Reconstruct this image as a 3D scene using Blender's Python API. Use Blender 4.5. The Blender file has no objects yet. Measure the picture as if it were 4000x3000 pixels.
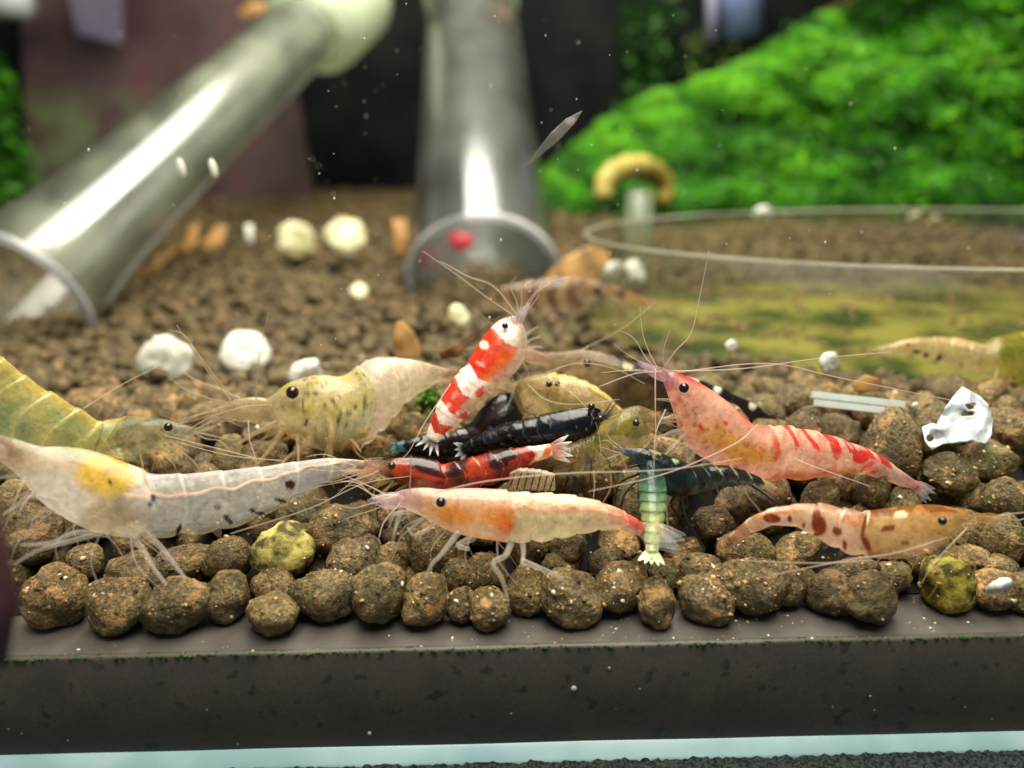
import bpy, bmesh, math, random
import numpy as np
from mathutils import Vector, Matrix, noise
random.seed(7); np.random.seed(7)
S = bpy.context.scene
COL = S.collection
R = math.radians
# ------------------------------------------------------------------ camera (1 unit = 1 cm)
S.unit_settings.system = 'METRIC'; S.unit_settings.scale_length = 0.01
FPX, PITCH, ROLL, CH = 2890.0, R(18.7), R(1.35), 3.5
FW = Vector((0, math.cos(PITCH), -math.sin(PITCH)))
RT = Vector((1, 0, 0)); UP = Vector((0, math.sin(PITCH), math.cos(PITCH)))
CX = RT*math.cos(ROLL) - UP*math.sin(ROLL); CY = RT*math.sin(ROLL) + UP*math.cos(ROLL)
CAM = Vector((0, 0, CH))
cd = bpy.data.cameras.new('camera'); cam = bpy.data.objects.new('camera', cd); COL.objects.link(cam)
cd.lens = 26.0; cd.sensor_width = 36.0; cd.clip_start = 0.05; cd.clip_end = 300
m = Matrix.Identity(4)
for i in range(3):
    m[i][0], m[i][1], m[i][2], m[i][3] = CX[i], CY[i], -FW[i], CAM[i]
cam.matrix_world = m
cd.dof.use_dof = True; cd.dof.focus_distance = 5.85; cd.dof.aperture_fstop = 0.026/0.15
S.camera = cam
# ------------------------------------------------------------------ light: the lamp over the tank, a dim room
W = bpy.data.worlds.new("World"); S.world = W; W.use_nodes = True
W.node_tree.nodes['Background'].inputs[0].default_value = (0.85, 0.92, 1.0, 1)
W.node_tree.nodes['Background'].inputs[1].default_value = 0.2
def area(name, loc, look, sx, sy, power, color):
    l = bpy.data.lights.new(name, 'AREA'); l.shape = 'RECTANGLE'; l.size = sx; l.size_y = sy
    l.energy = power; l.color = color
    o = bpy.data.objects.new(name, l); COL.objects.link(o); o.location = loc
    o.rotation_euler = (Vector(look)-Vector(loc)).to_track_quat('-Z', 'Y').to_euler()
    return o
area('aquarium_lamp', (1, 11.5, 20), (1, 11.5, 0), 14, 32, 18500, (1.0, 0.96, 0.83))
S.view_settings.view_transform = 'Standard'; S.view_settings.look = 'None'
S.view_settings.exposure = 0.08; S.view_settings.gamma = 1.0
S.cycles.use_denoising = True
S.cycles.max_bounces = 7; S.cycles.transparent_max_bounces = 40
S.cycles.transmission_bounces = 6; S.cycles.glossy_bounces = 3; S.cycles.diffuse_bounces = 3
S.cycles.sample_clamp_indirect = 4.0
S.cycles.caustics_reflective = False; S.cycles.caustics_refractive = False

# ------------------------------------------------------------------ helpers
def ray(px, py):
    dx, dy = (px-2000.0)/FPX, (1500.0-py)/FPX
    return FW + CX*dx + CY*dy
def P(px, py, z):                      # point of the place at image direction px,py and z cm in front of the lens
    return CAM + ray(px, py)*z
def PY(px, py, Y):                     # the same, on the upright plane Y cm from the front
    r = ray(px, py); return CAM + r*(Y/r.y)
def smooth(a, b, x):
    t = min(1.0, max(0.0, (x-a)/(b-a))); return t*t*(3-2*t)
def H(x, d):                           # height of the soil surface
    h = 0.85*smooth(4.75, 6.4, d) - 0.25*smooth(7, 11, d) + 0.7*smooth(14, 32, d)
    h += 0.10*noise.noise(Vector((x*0.45, d*0.45, 0)))*smooth(5, 8, d)
    h += 0.25*noise.noise(Vector((x*0.15, d*0.15, 3)))*smooth(9, 15, d)
    return h
def ground(px, py, lift=0.0):
    r = ray(px, py); z = 3.5
    while z < 60:
        q = CAM + r*z
        if q.z <= H(q.x, q.y)+lift: return q, z
        z += 0.03
    return CAM+r*40, 40
def lin(c):
    if isinstance(c, str):
        c = [int(c[i:i+2], 16)/255 for i in (0, 2, 4)]
    return tuple((v/12.92 if v <= 0.04045 else ((v+0.055)/1.055)**2.4) for v in c[:3])
def tag(o, label=None, cat=None, group=None, kind=None):
    if label: o['label'] = label
    if cat: o['category'] = cat
    if group: o['group'] = group
    if kind: o['kind'] = kind
    return o
def thing(name, loc, label, cat, group=None):
    o = bpy.data.objects.new(name, None); COL.objects.link(o); o.location = loc
    o.empty_display_size = 0.1
    return tag(o, label, cat, group)
def origin_of(parent):
    v = Vector((0, 0, 0))
    while parent is not None:
        v += Vector(parent.location); parent = parent.parent
    return v
def mk(name, verts, faces, mat, parent=None, smooth_=True, cols=None, at=None):
    off = origin_of(parent)
    loc = Vector((0, 0, 0))
    if at is not None: loc = Vector(at) - off
    a = np.asarray(verts, dtype=np.float64).reshape(-1, 3) - np.array(off + loc)
    me = bpy.data.meshes.new(name)
    me.from_pydata(a.tolist(), [], faces)
    if smooth_: me.polygons.foreach_set('use_smooth', [True]*len(me.polygons))
    if cols is not None:
        ca = me.color_attributes.new('Col', 'FLOAT_COLOR', 'POINT')
        ca.data.foreach_set('color', np.asarray(cols, dtype=np.float32).ravel())
    me.materials.append(mat)
    o = bpy.data.objects.new(name, me); COL.objects.link(o); o.parent = parent
    o.location = loc
    return o
class MB:
    def __init__(s): s.v = []; s.f = []; s.c = []
    def add(s, v, f, c=None):
        n = len(s.v); s.v += [tuple(q) for q in v]; s.f += [tuple(i+n for i in q) for q in f]
        if c is not None: s.c += ([c]*len(v) if not isinstance(c, list) else c)
    def build(s, name, mat, parent=None, smooth_=True, at=None):
        return mk(name, s.v, s.f, mat, parent, smooth_, s.c if s.c else None, at)
def tube(pts, radii, seg=7, cap=True):
    pts = [Vector(p) for p in pts]; n = len(pts); v = []; f = []
    t0 = (pts[1]-pts[0]).normalized(); a = t0.orthogonal().normalized()
    for i, p in enumerate(pts):
        t = (pts[min(i+1, n-1)]-pts[max(i-1, 0)])
        t = t.normalized() if t.length > 1e-9 else t0
        a = (a - t*a.dot(t)); a = a.normalized() if a.length > 1e-6 else t.orthogonal().normalized()
        b = t.cross(a); r = radii[i] if hasattr(radii, '__len__') else radii
        for k in range(seg):
            th = 2*math.pi*k/seg; v.append(p + (a*math.cos(th)+b*math.sin(th))*r)
    for i in range(n-1):
        for k in range(seg):
            k2 = (k+1) % seg
            f.append((i*seg+k, i*seg+k2, (i+1)*seg+k2, (i+1)*seg+k))
    if cap:
        f.append(tuple(range(seg-1, -1, -1))); f.append(tuple((n-1)*seg+k for k in range(seg)))
    return v, f
def crom(pts, n):
    """Catmull-Rom through rows of numbers, evenly by length of the first 3 columns"""
    A = np.asarray(pts, float); m_ = len(A)
    E = np.vstack([2*A[0]-A[1], A, 2*A[-1]-A[-2]]); out = []
    K = 24
    for i in range(m_-1):
        p0, p1, p2, p3 = E[i:i+4]
        for k in range(K):
            t = k/K
            out.append(0.5*((2*p1)+(-p0+p2)*t+(2*p0-5*p1+4*p2-p3)*t*t+(-p0+3*p1-3*p2+p3)*t**3))
    out.append(A[-1]); out = np.array(out)
    d = np.r_[0, np.cumsum(np.linalg.norm(np.diff(out[:, :3], axis=0), axis=1))]
    s = np.linspace(0, d[-1], n)
    return np.stack([np.interp(s, d, out[:, j]) for j in range(out.shape[1])], 1)
def ico(sub, r=1.0):
    b = bmesh.new(); bmesh.ops.create_icosphere(b, subdivisions=sub, radius=r)
    v = np.array([q.co[:] for q in b.verts]); f = [tuple(x.index for x in q.verts) for q in b.faces]; b.free()
    return v, f
ICO = {k: ico(k) for k in (1, 2, 3, 4)}
def ball(c, r, sub=2, sc=(1, 1, 1)):
    v, f = ICO[sub]; return [(c[0]+q[0]*r*sc[0], c[1]+q[1]*r*sc[1], c[2]+q[2]*r*sc[2]) for q in v], f
def boxv(a, b):
    x0, y0, z0 = a; x1, y1, z1 = b
    v = [(x0,y0,z0),(x1,y0,z0),(x1,y1,z0),(x0,y1,z0),(x0,y0,z1),(x1,y0,z1),(x1,y1,z1),(x0,y1,z1)]
    return v, [(3,2,1,0),(4,5,6,7),(0,1,5,4),(1,2,6,5),(2,3,7,6),(3,0,4,7)]

# ------------------------------------------------------------------ materials
def nt(name):
    m_ = bpy.data.materials.new(name); m_.use_nodes = True; t = m_.node_tree; t.nodes.clear()
    out = t.nodes.new('ShaderNodeOutputMaterial'); return m_, t, out
class N:
    def __init__(s, t): s.t = t
    def n(s, kind, **kw):
        nd = s.t.nodes.new(kind)
        for k, v in kw.items():
            if k.startswith('i_'):
                key = k[2:]; key = int(key) if key.isdigit() else key.replace('_', ' ')
                if isinstance(v, tuple) and len(v) == 2 and hasattr(v[0], 'outputs'):
                    s.t.links.new(v[0].outputs[v[1]], nd.inputs[key])
                elif hasattr(v, 'outputs'): s.t.links.new(v.outputs[0], nd.inputs[key])
                else: nd.inputs[key].default_value = v
            else: setattr(nd, k, v)
        return nd
    def link(s, a, b): s.t.links.new(a, b)
    def ramp(s, fac, stops):
        r = s.n('ShaderNodeValToRGB'); s.link(fac, r.inputs[0]); el = r.color_ramp.elements
        while len(el) < len(stops): el.new(0.5)
        for e, (p, c) in zip(el, stops):
            e.position = p; e.color = (*c, 1) if len(c) == 3 else c
        return r
    def mix(s, fac, a, b, mode='MIX'):
        r = s.n('ShaderNodeMix', data_type='RGBA', blend_type=mode)
        for v, idx in ((fac, 0), (a, 6), (b, 7)):
            if hasattr(v, 'outputs'): s.link(v.outputs[0], r.inputs[idx])
            elif hasattr(v, 'is_linked'): s.link(v, r.inputs[idx])
            else: r.inputs[idx].default_value = v if idx == 0 else (*v[:3], 1)
        return r
def out_rgba(mixnode): return mixnode.outputs[2]

def mat_soil():
    m_, t, out = nt('soil_granule_clay'); g = N(t)
    geo = g.n('ShaderNodeNewGeometry'); pos = geo.outputs['Position']
    def nz(scale, detail=3, rough=0.6, off=0):
        mp = g.n('ShaderNodeMapping'); g.link(pos, mp.inputs[0]); mp.inputs['Location'].default_value = (off, off*2, off*3)
        n_ = g.n('ShaderNodeTexNoise'); g.link(mp.outputs[0], n_.inputs['Vector'])
        n_.inputs['Scale'].default_value = scale; n_.inputs['Detail'].default_value = detail; n_.inputs['Roughness'].default_value = rough
        return n_
    big = nz(1.3, 2); mid = nz(6, 4, 0.65); fine = nz(30, 4, 0.7)
    base = g.ramp(mid.outputs[0], [(0.3, lin('262014')), (0.5, lin('645537')), (0.72, lin('a38c62'))])
    tone = g.ramp(big.outputs[0], [(0.3, lin('4f402a')), (0.55, lin('5e4d2c')), (0.75, lin('525222'))])
    c = g.mix(0.45, base.outputs[0], tone.outputs[0])
    fr = g.ramp(fine.outputs[0], [(0.32, (0.38,)*3), (0.5, (1,)*3), (0.68, (2.4, 2.1, 1.6))])
    c = g.mix(1.0, c.outputs[2], fr.outputs[0], 'MULTIPLY')
    # ochre crusts and cream grains
    oc = nz(4.2, 5, 0.68, 5.3); ocr = g.ramp(oc.outputs[0], [(0.57, (0,)*3), (0.63, (1,)*3)])
    c = g.mix(ocr.outputs[0], c.outputs[2], lin('ab8454'))
    gr = nz(2.1, 3, 0.6, 9.1); grr = g.ramp(gr.outputs[0], [(0.55, (0,)*3), (0.72, (0.55,)*3)])
    c = g.mix(grr.outputs[0], c.outputs[2], lin('4c5622'))
    vo = g.n('ShaderNodeTexVoronoi'); g.link(pos, vo.inputs['Vector']); vo.inputs['Scale'].default_value = 11
    vr = g.ramp(vo.outputs['Distance'], [(0.13, (1,)*3), (0.19, (0,)*3)])
    vsel = nz(7, 1, 0.5, 2.2); vs = g.ramp(vsel.outputs[0], [(0.55, (0,)*3), (0.6, (1,)*3)])
    mm = g.n('ShaderNodeMath', operation='MULTIPLY'); g.link(vr.outputs[0], mm.inputs[0]); g.link(vs.outputs[0], mm.inputs[1])
    vc = g.ramp(vo.outputs['Color'], [(0.2, lin('c79a5c')), (0.7, lin('b98a50')), (0.9, lin('d9c9a0'))])
    c = g.mix(mm.outputs[0], c.outputs[2], vc.outputs[0])
    vo2 = g.n('ShaderNodeTexVoronoi'); g.link(pos, vo2.inputs['Vector']); vo2.inputs['Scale'].default_value = 24
    vr2 = g.ramp(vo2.outputs['Distance'], [(0.16, (0.9,)*3), (0.24, (0,)*3)])
    vs2 = nz(9, 1, 0.5, 7.7); vs2 = g.ramp(vs2.outputs[0], [(0.46, (0,)*3), (0.54, (1,)*3)])
    mm2 = g.n('ShaderNodeMath', operation='MULTIPLY'); g.link(vr2.outputs[0], mm2.inputs[0]); g.link(vs2.outputs[0], mm2.inputs[1])
    vc2 = g.ramp(vo2.outputs['Color'], [(0.25, lin('8a7048')), (0.5, lin('b39a60')), (0.62, lin('2a2018')), (0.9, lin('e0d4b0'))])
    c = g.mix(mm2.outputs[0], c.outputs[2], vc2.outputs[0])
    oi = g.n('ShaderNodeObjectInfo')
    tr = g.ramp(oi.outputs['Random'], [(0, (0.72, 0.74, 0.7)), (0.5, (1, 1, 1)), (1, (1.3, 1.22, 1.1))])
    c = g.mix(1.0, c.outputs[2], tr.outputs[0], 'MULTIPLY')
    bs = g.n('ShaderNodeBsdfPrincipled'); g.link(out_rgba(c), bs.inputs['Base Color'])
    bs.inputs['Roughness'].default_value = 0.5; bs.inputs['Specular IOR Level'].default_value = 0.4
    b1 = g.n('ShaderNodeBump'); b1.inputs['Strength'].default_value = 0.9; b1.inputs['Distance'].default_value = 0.05
    g.link(mid.outputs[0], b1.inputs['Height'])
    b2 = g.n('ShaderNodeBump'); b2.inputs['Strength'].default_value = 1.0; b2.inputs['Distance'].default_value = 0.035
    g.link(fine.outputs[0], b2.inputs['Height']); g.link(b1.outputs[0], b2.inputs['Normal'])
    b3 = g.n('ShaderNodeBump'); b3.inputs['Strength'].default_value = 0.6; b3.inputs['Distance'].default_value = 0.015
    g.link(mm.outputs[0], b3.inputs['Height']); g.link(b2.outputs[0], b3.inputs['Normal'])
    g.link(b3.outputs[0], bs.inputs['Normal']); g.link(bs.outputs[0], out.inputs[0]); return m_

def mat_plain(name, c1, c2=None, scale=8, rough=0.5, bump=0.0, spec=0.5, detail=4, lo=0.4, hi=0.6, subsurf=0.0):
    m_, t, out = nt(name); g = N(t)
    geo = g.n('ShaderNodeNewGeometry')
    n_ = g.n('ShaderNodeTexNoise'); g.link(geo.outputs['Position'], n_.inputs['Vector'])
    n_.inputs['Scale'].default_value = scale; n_.inputs['Detail'].default_value = detail
    r = g.ramp(n_.outputs[0], [(lo, lin(c1)), (hi, lin(c2 or c1))])
    bs = g.n('ShaderNodeBsdfPrincipled'); g.link(r.outputs[0], bs.inputs['Base Color'])
    bs.inputs['Roughness'].default_value = rough; bs.inputs['Specular IOR Level'].default_value = spec
    if subsurf:
        bs.inputs['Subsurface Weight'].default_value = subsurf; bs.inputs['Subsurface Radius'].default_value = (0.1, 0.07, 0.05); bs.inputs['Subsurface Scale'].default_value = 1.0
    if bump:
        b = g.n('ShaderNodeBump'); b.inputs['Strength'].default_value = 0.8; b.inputs['Distance'].default_value = bump
        g.link(n_.outputs[0], b.inputs['Height']); g.link(b.outputs[0], bs.inputs['Normal'])
    g.link(bs.outputs[0], out.inputs[0]); return m_

def mat_shell_flesh(name='shrimp_shell'):
    """colour and opacity of a shrimp's shell come from its own pattern, stored per vertex"""
    m_, t, out = nt(name); g = N(t)
    at = g.n('ShaderNodeAttribute', attribute_name='Col')
    geo = g.n('ShaderNodeNewGeometry')
    n_ = g.n('ShaderNodeTexNoise'); g.link(geo.outputs['Position'], n_.inputs['Vector']); n_.inputs['Scale'].default_value = 22; n_.inputs['Detail'].default_value = 4
    n9 = g.n('ShaderNodeTexNoise'); g.link(geo.outputs['Position'], n9.inputs['Vector']); n9.inputs['Scale'].default_value = 7; n9.inputs['Detail'].default_value = 5; n9.inputs['Distortion'].default_value = 1.2
    r9 = g.ramp(n9.outputs[0], [(0.35, (0.86,)*3), (0.65, (1.22,)*3)])
    r = g.ramp(n_.outputs[0], [(0.3, (0.86,)*3), (0.7, (1.25,)*3)])
    r = g.mix(1.0, r.outputs[0], r9.outputs[0], 'MULTIPLY'); r = type('o', (), {'outputs': [r.outputs[2]]})()
    c = g.mix(1.0, at.outputs[0], r.outputs[0], 'MULTIPLY')
    vo = g.n('ShaderNodeTexVoronoi'); g.link(geo.outputs['Position'], vo.inputs['Vector']); vo.inputs['Scale'].default_value = 24
    vr = g.ramp(vo.outputs['Distance'], [(0.14, (0.6,)*3), (0.26, (0,)*3)])
    c2 = g.mix(1.0, out_rgba(c), at.outputs[0], 'MULTIPLY'); c = g.mix(vr.outputs[0], out_rgba(c), out_rgba(c2))
    bs = g.n('ShaderNodeBsdfPrincipled'); g.link(out_rgba(c), bs.inputs['Base Color'])
    bs.inputs['Roughness'].default_value = 0.22; bs.inputs['Specular IOR Level'].default_value = 0.6
    bs.inputs['Coat Weight'].default_value = 0.5; bs.inputs['Coat Roughness'].default_value = 0.07; bs.inputs['Coat IOR'].default_value = 1.6
    b = g.n('ShaderNodeBump'); b.inputs['Strength'].default_value = 0.5; b.inputs['Distance'].default_value = 0.012
    g.link(n_.outputs[0], b.inputs['Height']); g.link(b.outputs[0], bs.inputs['Normal'])
    tl = g.n('ShaderNodeBsdfTranslucent'); g.link(out_rgba(c), tl.inputs[0])
    mx = g.n('ShaderNodeMixShader'); mx.inputs[0].default_value = 0.5; g.link(bs.outputs[0], mx.inputs[1]); g.link(tl.outputs[0], mx.inputs[2])
    lw = g.n('ShaderNodeLayerWeight'); lw.inputs[0].default_value = 0.35
    pw = g.n('ShaderNodeMath', operation='POWER'); g.link(lw.outputs['Facing'], pw.inputs[0]); pw.inputs[1].default_value = 2.0
    # alpha = a + (1-a)*facing^2*0.5
    om = g.n('ShaderNodeMath', operation='SUBTRACT'); om.inputs[0].default_value = 1; g.link(at.outputs['Alpha'], om.inputs[1])
    ml = g.n('ShaderNodeMath', operation='MULTIPLY'); g.link(om.outputs[0], ml.inputs[0]); g.link(pw.outputs[0], ml.inputs[1])
    m3 = g.n('ShaderNodeMath', operation='MULTIPLY'); g.link(ml.outputs[0], m3.inputs[0]); m3.inputs[1].default_value = 0.45
    ad = g.n('ShaderNodeMath', operation='ADD', use_clamp=True); g.link(m3.outputs[0], ad.inputs[0]); g.link(at.outputs['Alpha'], ad.inputs[1])
    tp = g.n('ShaderNodeBsdfTransparent')
    fx = g.n('ShaderNodeMixShader'); i1 = g.n('ShaderNodeMath', operation='SUBTRACT', use_clamp=True); i1.inputs[0].default_value = 1; g.link(ad.outputs[0], i1.inputs[1])
    i2 = g.n('ShaderNodeMath', operation='POWER'); g.link(i1.outputs[0], i2.inputs[0]); i2.inputs[1].default_value = 0.55
    i3 = g.n('ShaderNodeMath', operation='SUBTRACT', use_clamp=True); i3.inputs[0].default_value = 1; g.link(i2.outputs[0], i3.inputs[1])
    g.link(i3.outputs[0], fx.inputs[0]); g.link(tp.outputs[0], fx.inputs[1]); g.link(mx.outputs[0], fx.inputs[2])
    g.link(fx.outputs[0], out.inputs[0]); return m_

def mat_clear(name, color, alpha, rough=0.2, gloss=0.35, transl=0.3, tint=(1, 1, 1)):
    m_, t, out = nt(name); g = N(t)
    bs = g.n('ShaderNodeBsdfPrincipled'); bs.inputs['Base Color'].default_value = (*lin(color), 1); bs.inputs['Roughness'].default_value = rough
    tl = g.n('ShaderNodeBsdfTranslucent'); tl.inputs[0].default_value = (*lin(color), 1)
    mx = g.n('ShaderNodeMixShader'); mx.inputs[0].default_value = transl; g.link(bs.outputs[0], mx.inputs[1]); g.link(tl.outputs[0], mx.inputs[2])
    lw = g.n('ShaderNodeLayerWeight'); lw.inputs[0].default_value = 0.3
    geo = g.n('ShaderNodeNewGeometry'); n_ = g.n('ShaderNodeTexNoise'); g.link(geo.outputs['Position'], n_.inputs['Vector']); n_.inputs['Scale'].default_value = 5; n_.inputs['Detail'].default_value = 3
    mr = g.n('ShaderNodeMapRange'); g.link(lw.outputs['Facing'], mr.inputs[0]); mr.inputs[3].default_value = alpha; mr.inputs[4].default_value = min(1, alpha+gloss)
    nm = g.n('ShaderNodeMapRange'); g.link(n_.outputs[0], nm.inputs[0]); nm.inputs[3].default_value = 0.75; nm.inputs[4].default_value = 1.25
    ml = g.n('ShaderNodeMath', operation='MULTIPLY', use_clamp=True); g.link(mr.outputs[0], ml.inputs[0]); g.link(nm.outputs[0], ml.inputs[1])
    tp = g.n('ShaderNodeBsdfTransparent'); tp.inputs[0].default_value = (*tint, 1)
    fx = g.n('ShaderNodeMixShader'); g.link(ml.outputs[0], fx.inputs[0]); g.link(tp.outputs[0], fx.inputs[1]); g.link(mx.outputs[0], fx.inputs[2])
    g.link(fx.outputs[0], out.inputs[0]); return m_

def mat_glass(name, film='c8d0b8', film_a=0.10, rough=0.22, gl=0.55, tint=(0.93, 0.97, 0.93)):
    """thin glass: clear, with a rough sheen and a faint milky film of algae"""
    m_, t, out = nt(name); g = N(t)
    tp = g.n('ShaderNodeBsdfTransparent'); tp.inputs[0].default_value = (*tint, 1)
    gg = g.n('ShaderNodeBsdfGlossy'); gg.inputs['Roughness'].default_value = rough
    lw = g.n('ShaderNodeFresnel'); lw.inputs[0].default_value = 1.4
    ml = g.n('ShaderNodeMath', operation='MULTIPLY_ADD', use_clamp=True); g.link(lw.outputs[0], ml.inputs[0]); ml.inputs[1].default_value = gl; ml.inputs[2].default_value = 0.0
    a = g.n('ShaderNodeMixShader'); g.link(ml.outputs[0], a.inputs[0]); g.link(tp.outputs[0], a.inputs[1]); g.link(gg.outputs[0], a.inputs[2])
    df = g.n('ShaderNodeBsdfDiffuse'); df.inputs[0].default_value = (*lin(film), 1)
    tl = g.n('ShaderNodeBsdfTranslucent'); tl.inputs[0].default_value = (*lin(film), 1)
    dm = g.n('ShaderNodeMixShader'); dm.inputs[0].default_value = 0.5; g.link(df.outputs[0], dm.inputs[1]); g.link(tl.outputs[0], dm.inputs[2])
    geo = g.n('ShaderNodeNewGeometry'); n_ = g.n('ShaderNodeTexNoise'); g.link(geo.outputs['Position'], n_.inputs['Vector']); n_.inputs['Scale'].default_value = 0.9; n_.inputs['Detail'].default_value = 4
    nm = g.n('ShaderNodeMapRange'); g.link(n_.outputs[0], nm.inputs[0]); nm.inputs[1].default_value = 0.3; nm.inputs[2].default_value = 0.75; nm.inputs[3].default_value = film_a*0.15; nm.inputs[4].default_value = film_a*2.2
    f = g.n('ShaderNodeMixShader'); g.link(nm.outputs[0], f.inputs[0]); g.link(a.outputs[0], f.inputs[1]); g.link(dm.outputs[0], f.inputs[2])
    g.link(f.outputs[0], out.inputs[0]); return m_

def mat_leaf():
    m_, t, out = nt('leaf_green'); g = N(t)
    at = g.n('ShaderNodeAttribute', attribute_name='Col')
    geo = g.n('ShaderNodeNewGeometry'); n_ = g.n('ShaderNodeTexNoise'); g.link(geo.outputs['Position'], n_.inputs['Vector']); n_.inputs['Scale'].default_value = 3
    r = g.ramp(n_.outputs[0], [(0.3, (0.7,)*3), (0.7, (1.3,)*3)])
    c = g.mix(1.0, at.outputs[0], r.outputs[0], 'MULTIPLY')
    bs = g.n('ShaderNodeBsdfPrincipled'); g.link(out_rgba(c), bs.inputs['Base Color']); bs.inputs['Roughness'].default_value = 0.45
    tl = g.n('ShaderNodeBsdfTranslucent'); g.link(out_rgba(c), tl.inputs[0])
    mx = g.n('ShaderNodeMixShader'); mx.inputs[0].default_value = 0.35; g.link(bs.outputs[0], mx.inputs[1]); g.link(tl.outputs[0], mx.inputs[2])
    g.link(mx.outputs[0], out.inputs[0]); return m_

def mat_base():
    m_, t, out = nt('base_silicone'); g = N(t)
    geo = g.n('ShaderNodeNewGeometry'); pos = geo.outputs['Position']
    n1 = g.n('ShaderNodeTexNoise'); g.link(pos, n1.inputs['Vector']); n1.inputs['Scale'].default_value = 3.5; n1.inputs['Detail'].default_value = 6
    r1 = g.ramp(n1.outputs[0], [(0.3, lin('37322d')), (0.7, lin('453e36'))])
    n2 = g.n('ShaderNodeTexNoise'); g.link(pos, n2.inputs['Vector']); n2.inputs['Scale'].default_value = 7; n2.inputs['Detail'].default_value = 3
    r2 = g.ramp(n2.outputs[0], [(0.60, (0,)*3), (0.68, (0.7,)*3)])
    c = g.mix(r2.outputs[0], r1.outputs[0], lin('1c1a18'))
    vo = g.n('ShaderNodeTexVoronoi'); g.link(pos, vo.inputs['Vector']); vo.inputs['Scale'].default_value = 4.5
    vr = g.ramp(vo.outputs['Distance'], [(0.035, (1,)*3), (0.05, (0,)*3)])
    c = g.mix(vr.outputs[0], c.outputs[2], lin('9a9084'))
    n3 = g.n('ShaderNodeTexNoise'); g.link(pos, n3.inputs['Vector']); n3.inputs['Scale'].default_value = 60; n3.inputs['Detail'].default_value = 2
    r3 = g.ramp(n3.outputs[0], [(0.3, (0.8,)*3), (0.7, (1.2,)*3)])
    c = g.mix(1.0, c.outputs[2], r3.outputs[0], 'MULTIPLY')
    bs = g.n('ShaderNodeBsdfPrincipled'); g.link(out_rgba(c), bs.inputs['Base Color']); bs.inputs['Roughness'].default_value = 0.55
    g.link(bs.outputs[0], out.inputs[0]); return m_

def mat_panel():
    m_, t, out = nt('maroon_panel_plastic'); g = N(t)
    geo = g.n('ShaderNodeNewGeometry'); pos = geo.outputs['Position']
    n1 = g.n('ShaderNodeTexNoise'); g.link(pos, n1.inputs['Vector']); n1.inputs['Scale'].default_value = 0.35; n1.inputs['Detail'].default_value = 5
    r1 = g.ramp(n1.outputs[0], [(0.3, lin('3a282c')), (0.55, lin('54403f')), (0.75, lin('6a3238'))])
    # green plant reflections painted as a patchy belt at mid height
    sx = g.n('ShaderNodeSeparateXYZ'); g.link(pos, sx.inputs[0])
    bz = g.ramp(sx.outputs['Z'], [(0.0, (0,)*3), (1.0, (0,)*3)])
    mr = g.n('ShaderNodeMapRange'); g.link(sx.outputs['Z'], mr.inputs[0]); mr.inputs[1].default_value = 1.0; mr.inputs[2].default_value = 7.0
    bz = g.ramp(mr.outputs[0], [(0.0, (0.1,)*3), (0.35, (0.9,)*3), (0.6, (0.8,)*3), (0.8, (0.0,)*3)])
    mx = g.n('ShaderNodeMapRange'); g.link(sx.outputs['X'], mx.inputs[0]); mx.inputs[1].default_value = -19; mx.inputs[2].default_value = -12
    bx = g.ramp(mx.outputs[0], [(0.0, (1,)*3), (0.7, (0.5,)*3), (1.0, (0.05,)*3)])
    n2 = g.n('ShaderNodeTexNoise'); g.link(pos, n2.inputs['Vector']); n2.inputs['Scale'].default_value = 0.8; n2.inputs['Detail'].default_value = 5
    r2 = g.ramp(n2.outputs[0], [(0.35, (0,)*3), (0.6, (1,)*3)])
    a = g.n('ShaderNodeMath', operation='MULTIPLY'); g.link(bz.outputs[0], a.inputs[0]); g.link(bx.outputs[0], a.inputs[1])
    b = g.n('ShaderNodeMath', operation='MULTIPLY'); g.link(a.outputs[0], b.inputs[0]); g.link(r2.outputs[0], b.inputs[1])
    c = g.mix(b.outputs[0], r1.outputs[0], lin('6c7e50'))
    bs = g.n('ShaderNodeBsdfPrincipled'); g.link(out_rgba(c), bs.inputs['Base Color']); bs.inputs['Roughness'].default_value = 0.35
    g.link(bs.outputs[0], out.inputs[0]); return m_

M = {}
M['soil'] = mat_soil()
M['algae_soil'] = mat_plain('yellow_algae_crust', '4e4226', 'b8ac5c', 7, 0.7, 0.05, 0.2, 6, 0.42, 0.58)
M['mustard_soil'] = mat_plain('mustard_algae_crust', '443e1a', '958a34', 8, 0.7, 0.06, 0.2, 7, 0.43, 0.57)
M['soil_floor'] = mat_plain('packed_soil', '0c0905', '1a140c', 3, 0.8, 0.05, 0.2)
M['ledge'] = mat_plain('grey_ledge', '47433e', '5c5750', 2.2, 0.35, 0.002, 0.5, 5, 0.35, 0.65)
M['base'] = mat_base()
M['edge'] = mat_plain('pale_glass_edge', '94b8ba', 'accaca', 1.5, 0.35, 0.0, 0.5)
M['foam'] = mat_plain('black_foam', '0c0e10', '3a4442', 40, 0.8, 0.05, 0.3)
M['back'] = mat_plain('black_background', '060909', '111813', 0.5, 0.6, 0.0, 0.1)
M['panel'] = mat_panel()
M['leaf'] = mat_leaf()
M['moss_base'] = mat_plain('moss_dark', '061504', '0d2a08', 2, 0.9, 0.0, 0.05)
M['glass'] = mat_glass('tube_glass', 'f2f8d8', 0.07, 0.16, 0.9, (1.0, 1.0, 1.0))
M['glass2'] = mat_glass('clear_tube_glass', 'f0f2ea', 0.028, 0.13, 0.9, (0.985, 1.0, 0.99))
M['rim'] = mat_glass('glass_rim', 'f6f6f8', 0.42, 0.12, 3.0, (1, 1, 1))
M['dish'] = mat_glass('dish_glass', 'a0a080', 0.02, 0.2, 0.25, (0.97, 0.98, 0.95))
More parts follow.
